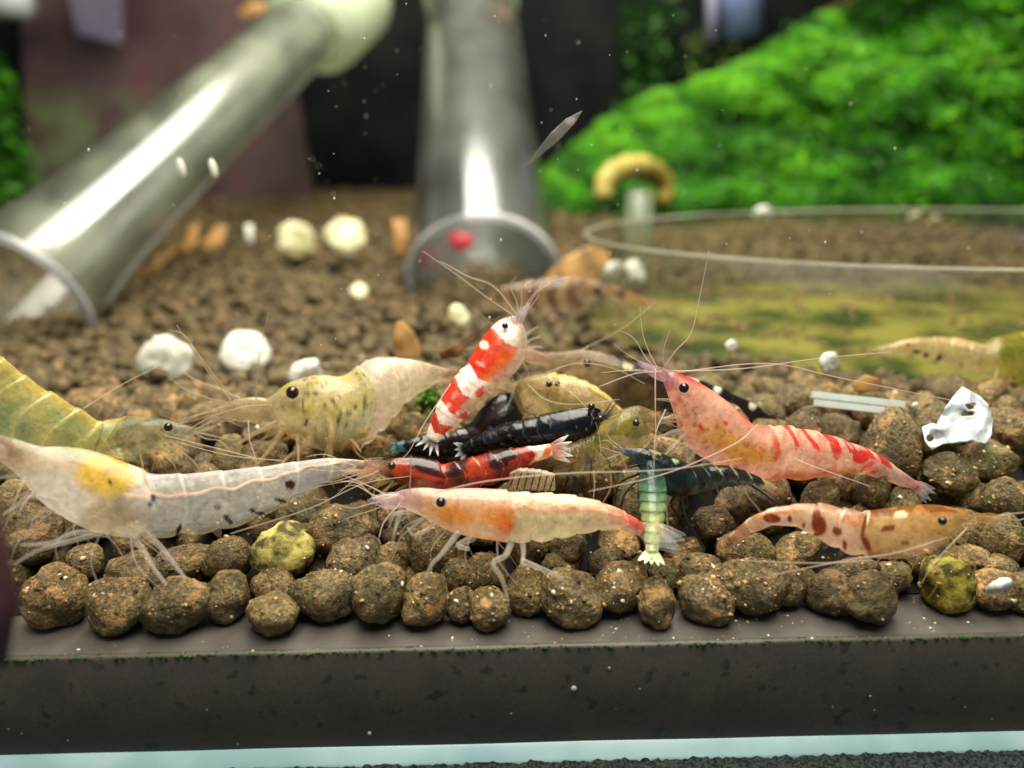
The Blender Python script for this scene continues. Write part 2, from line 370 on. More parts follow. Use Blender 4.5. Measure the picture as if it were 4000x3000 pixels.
M['dishfloor'] = mat_plain('algae_coated_glass', '263010', '746c32', 1.1, 0.3, 0.02, 0.5, 9, 0.38, 0.60)
M['white'] = mat_plain('white_shell', 'b4b4a2', 'dcdcd2', 6, 0.45, 0.006, 0.4, 4, 0.35, 0.65)
M['crumple'] = mat_plain('chalky_shell', 'b4c0c4', 'eef2ee', 7, 0.4, 0.03, 0.5, 5, 0.36, 0.58)
M['cream'] = mat_plain('cream_shell', 'a8a070', 'd8d4ac', 3, 0.5, 0.01, 0.4)
M['orange'] = mat_plain('tan_leaf_litter', '86643a', 'b88c50', 3, 0.6, 0.01, 0.3)
M['brown'] = mat_plain('brown_leaf_litter', '4a3320', '7d5730', 4, 0.6, 0.01, 0.3)
M['yring'] = mat_plain('mustard_ring', '857a30', 'ab9a4c', 0.9, 0.6, 0.02, 0.3)
M['eye'] = mat_plain('eye_black', '140a0a', '2a1414', 20, 0.12, 0.0, 0.6)
M['shell'] = mat_shell_flesh()
M['ant'] = mat_clear('antenna_clear', 'c9b79a', 0.4, 0.3, 0.2, 0.3)
M['ant_p'] = mat_clear('antenna_pink', 'd8c0b0', 0.42, 0.3, 0.2, 0.3)
M['leg'] = mat_clear('leg_clear', 'cfc4b4', 0.2, 0.25, 0.35, 0.4)
M['leg_tan'] = mat_clear('leg_tan', 'c2a36c', 0.28, 0.25, 0.3, 0.4)
M['leg_dark'] = mat_clear('leg_dark', '1c2a2a', 0.8, 0.3, 0.2, 0.2)
M['grey'] = mat_plain('blue_grey_plastic', '5f6d90', '7884a4', 0.6, 0.4)
M['white_cap'] = mat_clear('milky_collar', 'dfeaca', 0.85, 0.4, 0.2, 0.4)
M['drift'] = mat_clear('drifting_sliver', '8a8680', 0.30, 0.2, 0.4, 0.3)
M['speck'] = mat_clear('suspended_speck', 'e8e4d8', 0.8, 0.3, 0.2, 0.4)
M['algae'] = mat_plain('green_algae_line', '16300c', '2f5a14', 12, 0.8, 0.02, 0.2)
M['sliver'] = mat_clear('glass_glint', 'eaf2f0', 0.6, 0.08, 0.3, 0.5)
M['edge_reflection'] = mat_plain('reflection_maroon', '241418', '3a2024', 3, 0.45, 0.0, 0.4)
M['red'] = mat_plain('red_flake', '9a2030', 'b52c3a', 3, 0.5)
M['fresh'] = mat_plain('bright_green_sprig', '3f7a14', '6aa82a', 8, 0.5, 0.01)

# ------------------------------------------------------------------ the setting: base, soil, wall behind
v, f = boxv((-9, 4.42, -0.84), (9, 30, 0.0)); mk('tank_floor', v, f, M['ledge'], None, False).__setitem__('kind', 'structure')
# gently uneven dark face below the ledge
X = np.linspace(-9, 9, 181); v = []; f = []
for i, x in enumerate(X):
    wv = 0.012*noise.noise(Vector((x*1.7, 0, 0)))
    for (y, z) in ((4.47, 0.003), (4.425, 0.012+wv), (4.412, -0.01+wv), (4.405, -0.83), (4.41, -0.85)):
        v.append((x, y, z))
for i in range(180):
    for k in range(4): f.append((i*5+k, i*5+k+1, (i+1)*5+k+1, (i+1)*5+k))
mk('base_panel', v, f, M['base'], None, True).__setitem__('kind', 'structure')
v = []; f = []
for i, x in enumerate(X):
    wv = 0.010*noise.noise(Vector((x*0.9, 5, 0)))
    for (y, z) in ((4.44, -0.842+wv), (4.41, -0.843+wv), (4.40, -0.848+wv), (4.325, -0.925+wv*.5), (4.315, -0.95), (4.32, -1.2)):
        v.append((x, y, z))
for i in range(180):
    for k in range(5): f.append((i*6+k, i*6+k+1, (i+1)*6+k+1, (i+1)*6+k))
mk('glass_edge', v, f, M['edge'], None, True).__setitem__('kind', 'structure')
v = []; f = []; nx, ny = 500, 60
for j in range(ny):
    for i in range(nx):
        x = -7+14*i/(nx-1); y = 3.2+1.115*j/(ny-1)
        v.append((x, y, -0.935+0.02*noise.noise(Vector((x*14, y*14, 0)))+0.03*noise.noise(Vector((x*33, y*33, 0)))))
for j in range(ny-1):
    for i in range(nx-1): a = j*nx+i; f.append((a, a+1, a+nx+1, a+nx))
mk('foam_mat', v, f, M['foam'], None, True).__setitem__('kind', 'structure')
b = MB()
for i in range(900):
    x = random.uniform(-5, 5); dens = 0.5+0.5*noise.noise(Vector((x*0.6, 1, 7)))
    if random.random() > dens+0.15: continue
    vv, ff = ball((x, 4.42+random.uniform(-.015, .03), 0.004+0.012*noise.noise(Vector((x*1.7, 0, 0)))), random.uniform(0.005, 0.013), 1, (1.6, 1, 0.7)); b.add(vv, ff)
tag(b.build('algae_line', M['algae']), 'thin broken line of green algae along the grey ledge edge', 'algae', kind='stuff')
# back wall
v, f = boxv((-60, 33.5, -2), (60, 34, 45)); mk('back_wall', v, f, M['back'], None, False).__setitem__('kind', 'structure')

# soil floor
nx, ny = 120, 130; v = []; f = []
for j in range(ny):
    d = 4.95+(33.4-4.95)*(j/(ny-1))**1.4
    for i in range(nx):
        x = (-1+2*i/(nx-1))*(6+d*0.75)
        v.append((x, d, max(H(x, d)-0.24*smooth(4.9, 5.6, d)-0.02, 0.004)))
for j in range(ny-1):
    for i in range(nx-1): a = j*nx+i; f.append((a, a+1, a+nx+1, a+nx))
soil = tag(mk('soil_bed', v, f, M['soil_floor'], None, True), kind='structure')

# granule meshes
def granule_mesh(seed, sub, elong=1.0):
    v, f = ICO[sub]; out = []
    o = Vector((seed*7.31, seed*3.7, seed*1.9))
    for q in v:
        n_ = Vector(q); r = 1 + 0.22*noise.noise(n_*1.0+o) + 0.09*noise.noise(n_*2.4+o)
        if seed % 3 == 0: r += 0.10*abs(noise.noise(n_*1.8+o*2))-0.05
        if seed % 4 == 1: r = min(r, 1.0/max(0.3, abs(n_.x*0.8+n_.z*0.45+0.2*n_.y)))
        if sub >= 3: r += 0.06*noise.noise(n_*6+o) + (0.035*noise.noise(n_*13+o) if sub >= 4 else 0)
        out.append((q[0]*r*elong, q[1]*r, q[2]*r))
    return np.array(out), f
GV = 10
GM = {}
for sub, mt in ((4, 'soil'), (3, 'soil')):
    for k in range(GV):
        vv, ff = granule_mesh(k+1, sub, 1.0+0.18*(k % 3))
        me = bpy.data.meshes.new('soil_granule'); me.from_pydata(vv.tolist(), [], ff)
        me.polygons.foreach_set('use_smooth', [True]*len(me.polygons)); me.materials.append(M[mt]); GM[(sub, k)] = me
GMA = []
for mt, k in (('algae_soil', 21), ('mustard_soil', 22)):
    vv, ff = granule_mesh(k, 4); me = bpy.data.meshes.new('soil_granule'); me.from_pydata(vv.tolist(), [], ff)
    me.polygons.foreach_set('use_smooth', [True]*len(me.polygons)); me.materials.append(M[mt]); GMA.append(me)
placed = []
def rrot(): return (random.uniform(0, 6.28), random.uniform(0, 6.28), random.uniform(0, 6.28))
# front row, measured in the photograph: centre, width, height
front = [
 (218,2350,245,250,'fat reddish brown soil granule at the left end of the ledge row'),
 (467,2377,232,215,'round soil granule second from the left on the grey ledge'),
 (696,2387,222,220,'soil granule with orange crust under the pale shrimp\'s feet, on the ledge'),
 (886,2350,190,200,'brown granule with a green fleck right of the shrimp\'s feet'),
 (1070,2412,200,165,'low granule on the ledge below a half hidden one, left of centre'),
 (1275,2340,212,215,'pitted granule with pale orange left edge in the ledge row'),
 (1480,2340,225,262,'tall leaning double granule on the ledge, below the orange shrimp\'s head'),
 (1665,2362,165,225,'egg shaped granule with an ochre foot on the ledge'),
 (1808,2374,125,140,'smallest dark granule wedged between two bigger ones on the ledge'),
 (1912,2395,182,165,'squat granule on the ledge touched by the orange shrimp\'s front foot'),
 (2062,2320,175,200,'granule just behind the ledge row at the middle'),
 (2233,2347,235,215,'large speckled granule on the ledge, right of the middle'),
 (2423,2314,205,195,'smooth topped granule left of the green shrimp\'s tail fan base'),
 (2566,2374,155,200,'bean shaped granule on the ledge below the green shrimp\'s tail'),
 (2750,2350,205,190,'granule with a curved right side, second right of the green tail'),
 (2930,2305,235,235,'biggest grey brown granule in the right half of the ledge row'),
 (3078,2310,145,175,'small granule joined to the right of the biggest one'),
 (3245,2332,190,175,'granule with one orange crust patch under the spotted shrimp'),
 (3388,2355,212,200,'granule with three bright orange patches on the ledge'),
 (3880,2320,200,170,'granule at the right end behind the ledge, near the frame edge'),
 (4010,2330,180,180,'granule cut by the right frame edge'),
]
second = [
 (335,2190,150,130),(525,2238,200,160),(700,2210,190,150),(885,2175,220,160),(1070,2290,190,150),(1340,2060,230,190),(1150,2020,170,140),
 (1390,2185,240,180),(1530,2195,160,130),(1690,2140,225,180),(1900,2232,178,165),(2190,2215,135,110),(2070,2140,150,130),(2215,2125,200,150),
 (2415,2120,175,120),(2360,2200,170,120),(2735,2225,200,140),(2860,2145,155,125),(2965,2150,140,115),(3110,2150,180,120),(2790,2035,140,140),
 (3915,2100,190,140),(3790,2180,130,110),(3900,2220,170,120),(3490,1735,250,200),(3705,1850,200,150),(3860,1800,190,150),(3090,1570,150,135),(3200,1960,190,130),
 (3330,2240,160,130),(3480,2250,150,120),(2600,2240,150,110),(2480,2230,120,100),(1790,2250,150,120),(3600,2180,170,130),(3400,1900,200,140),(3520,1980,190,130),(3930,1950,200,150),
]
extra = []
for i, (cx, cy, w, h, lab) in enumerate(front):
    r = ray(cx, cy+h*0.40); z = (CH-0.0)/(-r.z)
    c = P(cx, cy, z+0.02); rw = w/2*z/FPX; rh = h/2*z/FPX
    o = bpy.data.objects.new('soil_granule', GM[(4, i % GV)]); COL.objects.link(o)
    c.z = max(c.z, rh*0.9)
    o.location = c; o.rotation_euler = (random.uniform(-.35, .35), random.uniform(-.4, .4), random.uniform(0, 6.28)); o.scale = (rw*.95, (rw+rh)/2*0.95, rh*0.98)
    placed.append((c, (rw+rh)/2)); tag(o, lab, 'granule', 'granules lined up on the grey ledge')
for i in range(22):
    x = random.uniform(3.75, 8.0)*random.choice((-1, 1)); r_ = random.uniform(0.17, 0.22); child_ = (x, random.uniform(4.75, 5.0), r_*.9, r_)
    placed.append((Vector(child_[:3]), r_)); extra.append(child_)
for me, cx, cy, w, h, lab in ((GMA[0], 1117, 2140, 270, 205, 'granule crusted with pale yellow algae behind the front row'), (GMA[1], 3698, 2290, 175, 235, 'mustard yellow algae covered granule under the spotted shrimp\'s head')):
    q, z = ground(cx, cy+h*0.4); z = min(z, 6.2); c = P(cx, cy, z); rw = w/2*z/FPX; rh = h/2*z/FPX
    o = bpy.data.objects.new('soil_granule', me); COL.objects.link(o); o.location = c; o.scale = (rw, (rw+rh)/2, rh); o.rotation_euler = (0, 0, 1)
    placed.append((c, (rw+rh)/2)); tag(o, lab, 'granule')
def child_granule(c, sc, k, sub=4):
    o = bpy.data.objects.new('granule', GM[(sub, k % GV)]); COL.objects.link(o); o.parent = soil
    o.location = c; o.rotation_euler = rrot(); o.scale = sc
nind = 0
for i, (cx, cy, w, h) in enumerate(second):
    q, z = ground(cx, cy+h*0.3, 0.02); c = P(cx, cy+h*0.05, z); rw = w/2*z/FPX; rh = h/2*z/FPX
    child_granule(c, (rw, (rw+rh)/2, rh*1.05), i+3); placed.append((c, (rw+rh)/2)); nind += 1
# the rest of the bed
cand = []; low = []
d = 4.98
while d < 33.2:
    sp = 0.35-0.13*smooth(5.9, 9, d)+0.04*smooth(14, 20, d)
    hw = (4.6 if d < 12 else 2.6)+d*0.74
    n_ = int(2*hw/sp)
    for i in range(n_):
        x = -hw+sp*(i+random.random()*0.9)
        dd = d+random.uniform(-0.5, 0.5)*sp
        if dd < 5.0: continue
        rr = random.choice((0.13, 0.16, 0.18, 0.2, 0.22, 0.24))*random.uniform(0.85, 1.08)
        if d > 5.9: rr *= 1-0.42*smooth(5.9, 9, d)
        cand.append((x, dd, H(x, dd)-0.12+random.uniform(-0.07, 0.13), rr))
        if dd < 8.5: low.append((x+random.uniform(-.2, .2), dd+random.uniform(-.1, .2), H(x, dd)-0.30, rr*0.95))
    d += sp*0.86
def in_dish(x, y):
    ca, sa = math.cos(DA), math.sin(DA); u = (x-DC[0])*ca+(y-DC[1])*sa; w_ = -(x-DC[0])*sa+(y-DC[1])*ca
    return (u/DRX)**2+(w_/DRY)**2 < 0.985
DC, DRX, DRY, DA = (6.5, 10.9), 5.4, 3.25, R(-9)
near = []; far = []
for (x, y, z, rr) in cand:
    ok = True
    if in_dish(x, y): continue
    if y < 8.2:
        for (c, r2) in placed:
            if (c.x-x)**2+(c.y-y)**2+(c.z-z)**2 < (0.72*(rr+r2))**2: ok = False; break
    if ok: (near if y < 9 else far).append((x, y, z, rr))
near.sort(key=lambda q: q[1])
vis = [q for q in near if abs(q[0]) < 0.3+q[1]*0.72]
rest = [q for q in near if not abs(q[0]) < 0.3+q[1]*0.72] + vis[300-nind-1:]
for i, (x, y, z, rr) in enumerate(vis[:300-nind-1]):
    child_granule((x, y, z), (rr*random.uniform(.85, 1.2), rr, rr*random.uniform(.8, 1.1)), random.randrange(GV), 4 if y < 7 else 3)
G2 = [granule_mesh(k+31, 2)[0] for k in range(8)]; G1 = [granule_mesh(k+51, 1)[0] for k in range(8)]
def joined(lst, name):
    V = []; F = []; n_ = 0
    for (x, y, z, rr) in lst:
        near_ = y < 11; src = (G2 if near_ else G1)[random.randrange(8)]; fc = ICO[2 if near_ else 1][1]
        e = Matrix.Rotation(random.uniform(0, 6.28), 3, 'Z') @ Matrix.Rotation(random.uniform(0, 6.28), 3, 'X')
        q = (src*np.array([rr*random.uniform(.85, 1.2), rr, rr])) @ np.array(e).T + np.array([x, y, z])
        V.append(q); F.append(np.array(fc)+n_); n_ += len(q)
    V = np.concatenate(V); F = np.concatenate(F)
    return tag(mk(name, V, F.tolist(), M['soil'], soil, True), kind='stuff')
joined(extra+rest+far+[q for q in low if not in_dish(q[0], q[1]) and q[2] > -0.02 and q[1] > 5.05], 'granules')

bpy.context.view_layer.update()
dg = bpy.context.evaluated_depsgraph_get()
cr = [MB(), MB(), MB()]
for i in range(5200):
    if i < 3600:
        px, py = random.uniform(-100, 4100), 2480-1150*random.random()**1.3
        r = ray(px, py).normalized(); org = Vector((0, 0, 7.0)) if i % 2 else CAM
        tgt, zz = ground(px, py); r = (tgt+Vector((0, 0, 0.1))-org).normalized()
    else:
        org = Vector((random.uniform(-5, 5), random.uniform(4.43, 4.95 if i < 4300 else 9), 3)); r = Vector((0, 0, -1))
    ok, loc, nn, idx, ob, mt = S.ray_cast(dg, org, r)
    if not ok or loc.z < -0.05 or loc.y > 16: continue
    if loc.z < 0.02 and random.random() < .5: continue
    rad = random.choice((0.005, 0.005, 0.007, 0.007, 0.009, 0.012, 0.016, 0.024)) * (0.5 if loc.z < 0.02 else 1)*(1+0.08*max(0, loc.y-6))
    if noise.noise(loc*1.6) < -0.05 and random.random() < .75: continue
    k = random.choice((0, 0, 1, 1, 1, 2)) if loc.z > .02 else 2
    v_, f_ = ICO[1]; e = np.array(Matrix.Rotation(random.uniform(0, 6), 3, Vector((random.random(), random.random(), 1))))
    q = (v_*np.array([1.25, 1, .7])*np.random.uniform(.5, 1.4, (len(v_), 1))*rad) @ e.T + np.array(loc-nn*rad*0.15)
    cr[k].add(q.tolist(), f_)
for m_, nm, mt, lb in zip(cr, ('ochre_crumbs', 'dark_crumbs', 'pale_crumbs'), (mat_plain('ochre_crumb', '7c5c30', 'b98e54', 8, .6), M['soil'], mat_plain('cream_crumb', 'a8986c', 'e0d8bc', 9, .4)), ('tiny ochre crumbs stuck to the granules', 'tiny dark soil crumbs among the granules', 'tiny pale crumbs sprinkled on granules and ledge')):
    tag(m_.build(nm, mt), lb, 'crumbs', kind='stuff')
for x, y, r_ in ((2242, 2690, .022), (1443, 2865, .014), (2380, 2610, .01), (3400, 2720, .008)):
    rr_ = ray(x, y); q = CAM+rr_*(4.40/rr_.y); v, f = ball(q, r_, 2, (1, .6, 1.1)); tag(mk('mineral_speck', v, f, mat_plain('speck_pale', 'a89c94', 'c8bcb4', 20, .4), at=q), {2242: 'largest pinkish white speck on the dark base panel', 1443: 'small white speck low on the dark base panel', 2380: 'faint speck high on the base panel, right of the middle', 3400: 'faint speck on the right part of the base panel'}[x], 'speck')
# ------------------------------------------------------------------ plants
def leafcloud(pts, nrm, size, cols, name, parent, mat, wd=1.0):
    """small folded oval leaves at pts facing roughly nrm"""
    n_ = len(pts); pts = np.asarray(pts); nrm = np.asarray(nrm)+np.random.normal(0, 0.45, (n_, 3)); nrm /= np.linalg.norm(nrm, axis=1)[:, None]
    a = np.cross(nrm, np.random.normal(0, 1, (n_, 3))); a /= np.linalg.norm(a, axis=1)[:, None]; b = np.cross(nrm, a)
    s = np.asarray(size)[:, None]
    q = [pts-a*s, pts-a*s*0.3+b*s*0.42*wd+nrm*s*0.15, pts+a*s*0.5+b*s*0.36*wd+nrm*s*0.15, pts+a*s, pts+a*s*0.5-b*s*0.36*wd+nrm*s*0.15, pts-a*s*0.3-b*s*0.42*wd+nrm*s*0.15]
    V = np.stack(q, 1).reshape(-1, 3); idx = np.arange(n_)*6
    F = np.concatenate([np.stack([idx, idx+1, idx+2, idx+3], 1), np.stack([idx, idx+3, idx+4, idx+5], 1)])
    C = np.repeat(np.c_[np.asarray(cols), np.ones(n_)], 6, axis=0)
    return tag(mk(name, V, F.tolist(), mat, parent, False, C), kind='stuff')
def green(n_, lo, hi):
    t = np.random.rand(n_)[:, None]; return np.array(lin(lo))*(1-t)+np.array(lin(hi))*t
# big mound on the right
def moss_base(x): return float(np.interp(x, [0, 3, 8, 14, 22], [26.0, 25.5, 23.0, 20.0, 18.5]))
_mx, _mz = [0.6], [1.3]
for _px, _py in ((2130, 720), (2230, 620), (2308, 560), (2450, 450), (2565, 390), (2870, 300), (3100, 150), (3300, 50), (3500, -60), (4000, -220), (4600, -300)):
    _q = PY(_px, _py, 27.0 if _px < 2700 else 25.5 if _px < 3300 else 23.5); _mx.append(_q.x); _mz.append(_q.z)
def moss_top(x): return np.interp(x, _mx, _mz)
def moss_pt(x, u):          # u 0 base .. 1 top
    tp = float(moss_top(x)); base = moss_base(x)+0.8*noise.noise(Vector((x*0.3, 0, 0)))
    h = 0.9+(tp-0.9)*u; dd = base+3.5*u**1.4
    b_ = 1.3*noise.noise(Vector((x*0.4, h*0.5, 2.0)))+0.8*noise.noise(Vector((x*1.0, h*1.2, 5.0)))
    return Vector((x, dd-b_, h+0.2*b_*u))
bush = thing('moss_bush', (9, 19, 0.6), 'dense bright green carpet plant mound filling the upper right', 'aquarium plant')
nu, nxx = 34, 110; v = []; f = []
for i in range(nxx):
    x = 0.6+24*i/(nxx-1)
    for k in range(nu):
        p = moss_pt(x, k/(nu-1)); p.y += 0.35; v.append(p)
    v.append(Vector((x, 33, float(moss_top(x))-0.4)))
for i in range(nxx-1):
    for k in range(nu): a = i*(nu+1)+k; f.append((a, a+nu+1, a+nu+2, a+1))
mk('mound', v, f, M['moss_base'], bush)
pts = []; nr = []; sz = []; cl = []
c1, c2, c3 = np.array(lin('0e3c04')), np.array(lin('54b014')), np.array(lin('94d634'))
for i in range(130000):
    x = random.uniform(0.6, 22) if random.random() < .8 else random.uniform(0.6, 9); u = random.random()**0.9
    p = moss_pt(x, u); clump = 0.8*noise.noise(Vector((x*0.5, p.z*1.1+0.35*x, 9)))+0.9*noise.noise(Vector((x*1.1, p.z*4.2+0.8*x, 4)))
    gap = noise.noise(Vector((x*0.9, p.z*3.2+0.5*x, 19.0)))
    if gap < -0.22-0.6*u and random.random() < .9: continue
    p += Vector((0, random.uniform(-0.5, 0.35)-0.4*clump, random.uniform(-0.15, 0.3)))
    pts.append(p); nr.append((random.uniform(-.3, .3), -0.5, 0.85)); sz.append(random.uniform(0.08, 0.22))
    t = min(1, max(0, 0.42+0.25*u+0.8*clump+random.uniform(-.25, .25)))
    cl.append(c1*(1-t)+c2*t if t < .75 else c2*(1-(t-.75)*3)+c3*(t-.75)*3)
for i in range(70):     # longer arching stems lying over the mound
    x = random.uniform(1.5, 18); u = random.uniform(0.1, 0.85); p = moss_pt(x, u)+Vector((0, -0.4, 0.05)); dr = Vector((random.uniform(-1, 1), -0.2, random.uniform(-.6, .5))).normalized()
    bright = random.random(); cc = c1*(1-bright)+c3*bright
    for k in range(16):
        pts.append(p+dr*(k*0.13)+Vector((random.uniform(-.06, .06), random.uniform(-.1, .1), 0.2*math.sin(k/5)))); nr.append((0, -.6, .8)); sz.append(0.09); cl.append(cc)
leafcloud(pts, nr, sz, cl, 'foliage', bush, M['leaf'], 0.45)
# leaf fringe at the foot of the mound
def bushlet(name, label, cx, cy, z, rx, ry, n_, lo, hi, size=(0.12, 0.25), base=None):
    c = P(cx, cy, z); t_ = thing(name, (c.x, c.y, base if base is not None else 0.8), label, 'aquarium plant', None)
    sx, sy = rx*z/FPX, ry*z/FPX
    pp = []; nn = []; ss = []
    stems = max(2, int(n_/60))
    mb = MB()
    for s in range(stems):
        x0 = c.x+random.uniform(-.5, .5)*sx; y0 = c.y+random.uniform(-.5, .5)*sx; top = c.z+sy*random.uniform(0.2, 1); bot = c.z-sy
        xx = x0+random.uniform(-.5, .5)*sx; vv, ff = tube([(x0, y0, bot), ((x0+xx)/2+.1, y0, (top+bot)/2), (xx, y0, top)], [0.05, 0.04, 0.02], 5); mb.add(vv, ff, (*lin('3a5a20'), 1))
        for k in range(int(n_/stems)):
            u = random.random(); px_ = x0+(xx-x0)*u; pz = bot+(top-bot)*u; an = random.uniform(0, 6.28); rr = random.uniform(0.1, 0.45)*min(1, sx)
            pp.append((px_+math.cos(an)*rr, y0+math.sin(an)*rr, pz+random.uniform(-.1, .1))); nn.append((math.cos(an)*.4, math.sin(an)*.4, 0.8)); ss.append(random.uniform(*size))
    mb.build('stem', M['leaf'], t_); leafcloud(pp, nn, ss, green(len(pp), lo, hi), 'foliage', t_, M['leaf']); return t_
bushlet('stem_plant', 'bright green bushy plant cut by the left frame edge', -40, 430, 27, 130, 330, 900, '2a6a10', '58a022', (0.2, 0.4), 1.2)
bushlet('stem_plant', 'dim thin green stem plant in front of the black background', 2520, 190, 29, 150, 260, 420, '254a1a', '3f6a2a', (0.2, 0.4), 1.2)
bushlet('stem_plant', 'sparse dark green sprig above the moss mound near the grey pipe', 2780, 200, 28, 110, 130, 160, '2a4a1a', '5a6a2a', (0.2, 0.35), 1.2)
bushlet('green_sprig', 'tiny bright green plant scrap left of the red and white shrimp', 1650, 1540, 7.0, 70, 45, 160, '5a9a20', '90c83a', (0.015, 0.035), 0.85)

# ------------------------------------------------------------------ things in the background
def slab(name, corners_px, z, thick, mat, label, cat, parent=None):
    """corner list: (px,py,z) in order; extruded backwards"""
    a = [PY(x, y, zz) for x, y, zz in corners_px]; n_ = (a[1]-a[0]).cross(a[2]-a[0]).normalized()
    if n_.dot(FW) < 0: n_ = -n_
    k = len(a); v = a+[q+n_*thick for q in a]
    f = [tuple(range(k-1, -1, -1)), tuple(range(k, 2*k))]+[(i, (i+1) % k, k+(i+1) % k, k+i) for i in range(k)]
    o = mk(name, v, f, mat, parent, False, at=sum(a, Vector())/k); return tag(o, label, cat)
slab('maroon_panel', [(110, 880, 30.0), (1240, 880, 30.0), (1085, -120, 31.0), (75, -120, 31.0)], 31, 0.3, M['panel'], 'dark maroon panel with painted green plant reflections standing behind the glass tubes', 'panel')
slab('mauve_reflection', [(300, 130, 29.5), (470, 170, 29.5), (470, -150, 29.6), (240, -150, 29.6)], 31, 0.2, mat_plain('mauve_grey', '5b5568', '6a6474', .5), 'mauve grey reflection built as a strip in front of the maroon panel at top left', 'strip')  # a purplish reflection, built as a solid strip
pt = thing('white_reflection', P(60, 0, 29), 'white light reflection, built as a pipe end, at the top left corner', 'pipe')  # reflected white light, given an added solid body
b = MB(); vv, ff = tube([PY(-120, 12, 29), PY(115, 10, 29)], [0.5, 0.5], 24); b.add(vv, ff); b.build('round_body', mat_plain('off_white', 'a9a9ac', 'bdbdc0', 1, .4), pt)
pp = thing('filter_pipe', P(2860, 60, 31), 'blue grey filter pipe hanging over the green mound', 'pipe')
c0 = PY(2880, -200, 30.5); c1 = PY(2890, 150, 30.5)
b = MB(); vv, ff = tube([c0, c1], [0.85, 0.85], 24); b.add(vv, ff); b.build('round_body', M['grey'], pp)
c0 = PY(2790, -200, 30); c1 = PY(2778, 165, 30)
b = MB(); vv, ff = tube([c0, c1], [0.22, 0.22], 16); b.add(vv, ff); b.build('side_tube', mat_plain('mauve_tube', '8a84a0', '9a94b0', 1, .4), pp)
# yellow ring
rg = []; rr = []
z_ = 17.5
for k in range(40):
    a = R(195)-R(225)*k/39
    rg.append(P(2480+120*math.cos(a), 745-95*math.sin(a), z_+0.8*math.cos(a))); rr.append((34+12*math.sin(math.pi*k/39)+3*math.sin(k*1.3))*z_/FPX)
v, f = tube(rg, rr, 18); tag(mk('seed_pod', v, f, M['yring'], at=rg[0]), 'curved mustard yellow pod lying arched before the moss mound', 'seed pod')

# glass tubes
def glass_tube(name, label, p0, p1, r, wall, rimcol):
    root = thing(name, p0, label, 'glass tube', 'glass tubes slanting down to the soil')
    ax = (p1-p0).normalized(); a = ax.orthogonal().normalized(); b_ = ax.cross(a); seg = 72
    def shell_(q0, q1, ro, ri):
        v = []; f = []
        for q, rr in ((q0, ro), (q1, ro), (q1, ri), (q0, ri)):
            for k in range(seg):
                th = 2*math.pi*k/seg; v.append(q+(a*math.cos(th)+b_*math.sin(th))*rr)
        for j in range(4):
            j2 = (j+1) % 4
            for k in range(seg): k2 = (k+1) % seg; f.append((j*seg+k, j*seg+k2, j2*seg+k2, j2*seg+k))
        return v, f
    flare = 0.42 if rimcol > 0.3 else 0.05; v = []; f = []; nl = 40; Lt = (p1-p0).length
    prof = [(Lt*(j/(nl-1))**1.5, 0) for j in range(nl)]+[(Lt*(j/(nl-1))**1.5, wall) for j in range(nl-1, -1, -1)]
    for (t_, w_) in prof:
        ro = r*(1+flare*math.exp(-t_/1.3))-w_
        for k in range(seg): th = 2*math.pi*k/seg; v.append(p0+ax*(t_+0.04)+(a*math.cos(th)+b_*math.sin(th))*ro)
    for j in range(2*nl-1):
        for k in range(seg): k2 = (k+1) % seg; f.append((j*seg+k, j*seg+k2, (j+1)*seg+k2, (j+1)*seg+k))
    mk('tube_wall', v, f, M['glass'] if rimcol > 0.3 else M['glass2'], root); r0 = r*(1+flare)
    # rounded fire-polished rim
    pts = []; ring = []
    for k in range(seg+1):
        th = 2*math.pi*k/seg; ring.append(p0+ax*0.05+(a*math.cos(th)+b_*math.sin(th))*(r0-wall/2))
    vv, ff = tube(ring, [wall*0.6+0.02]*(seg+1), 10, False); mk('rim', vv, ff, M['rim'], root)
    v = []; f = []
    for (t_, ro) in ((-0.35, r+0.015), (-0.1, r+0.4*rimcol), (0.3, r+rimcol), (1.2, r+rimcol+0.05), (3.2, r+rimcol+0.1)):
        for k in range(seg): th = 2*math.pi*k/seg; v.append(p1+ax*t_+(a*math.cos(th)+b_*math.sin(th))*ro)
    for j in range(4):
        for k in range(seg): k2 = (k+1) % seg; f.append((j*seg+k, j*seg+k2, (j+1)*seg+k2, (j+1)*seg+k))
    mk('collar', v, f, M['white_cap'], root)
    return root
glass_tube('glass_tube', 'clear glass tube slanting from the lower left to the top centre', P(35, 1180, 12.2), P(1215, 100, 22.6), 0.97, 0.10, 0.55)
glass_tube('glass_tube', 'clear glass tube in the middle leaning away from its open rim', P(1888, 1100, 14.3), P(1842, 20, 24.5), 1.42, 0.11, 0.12)

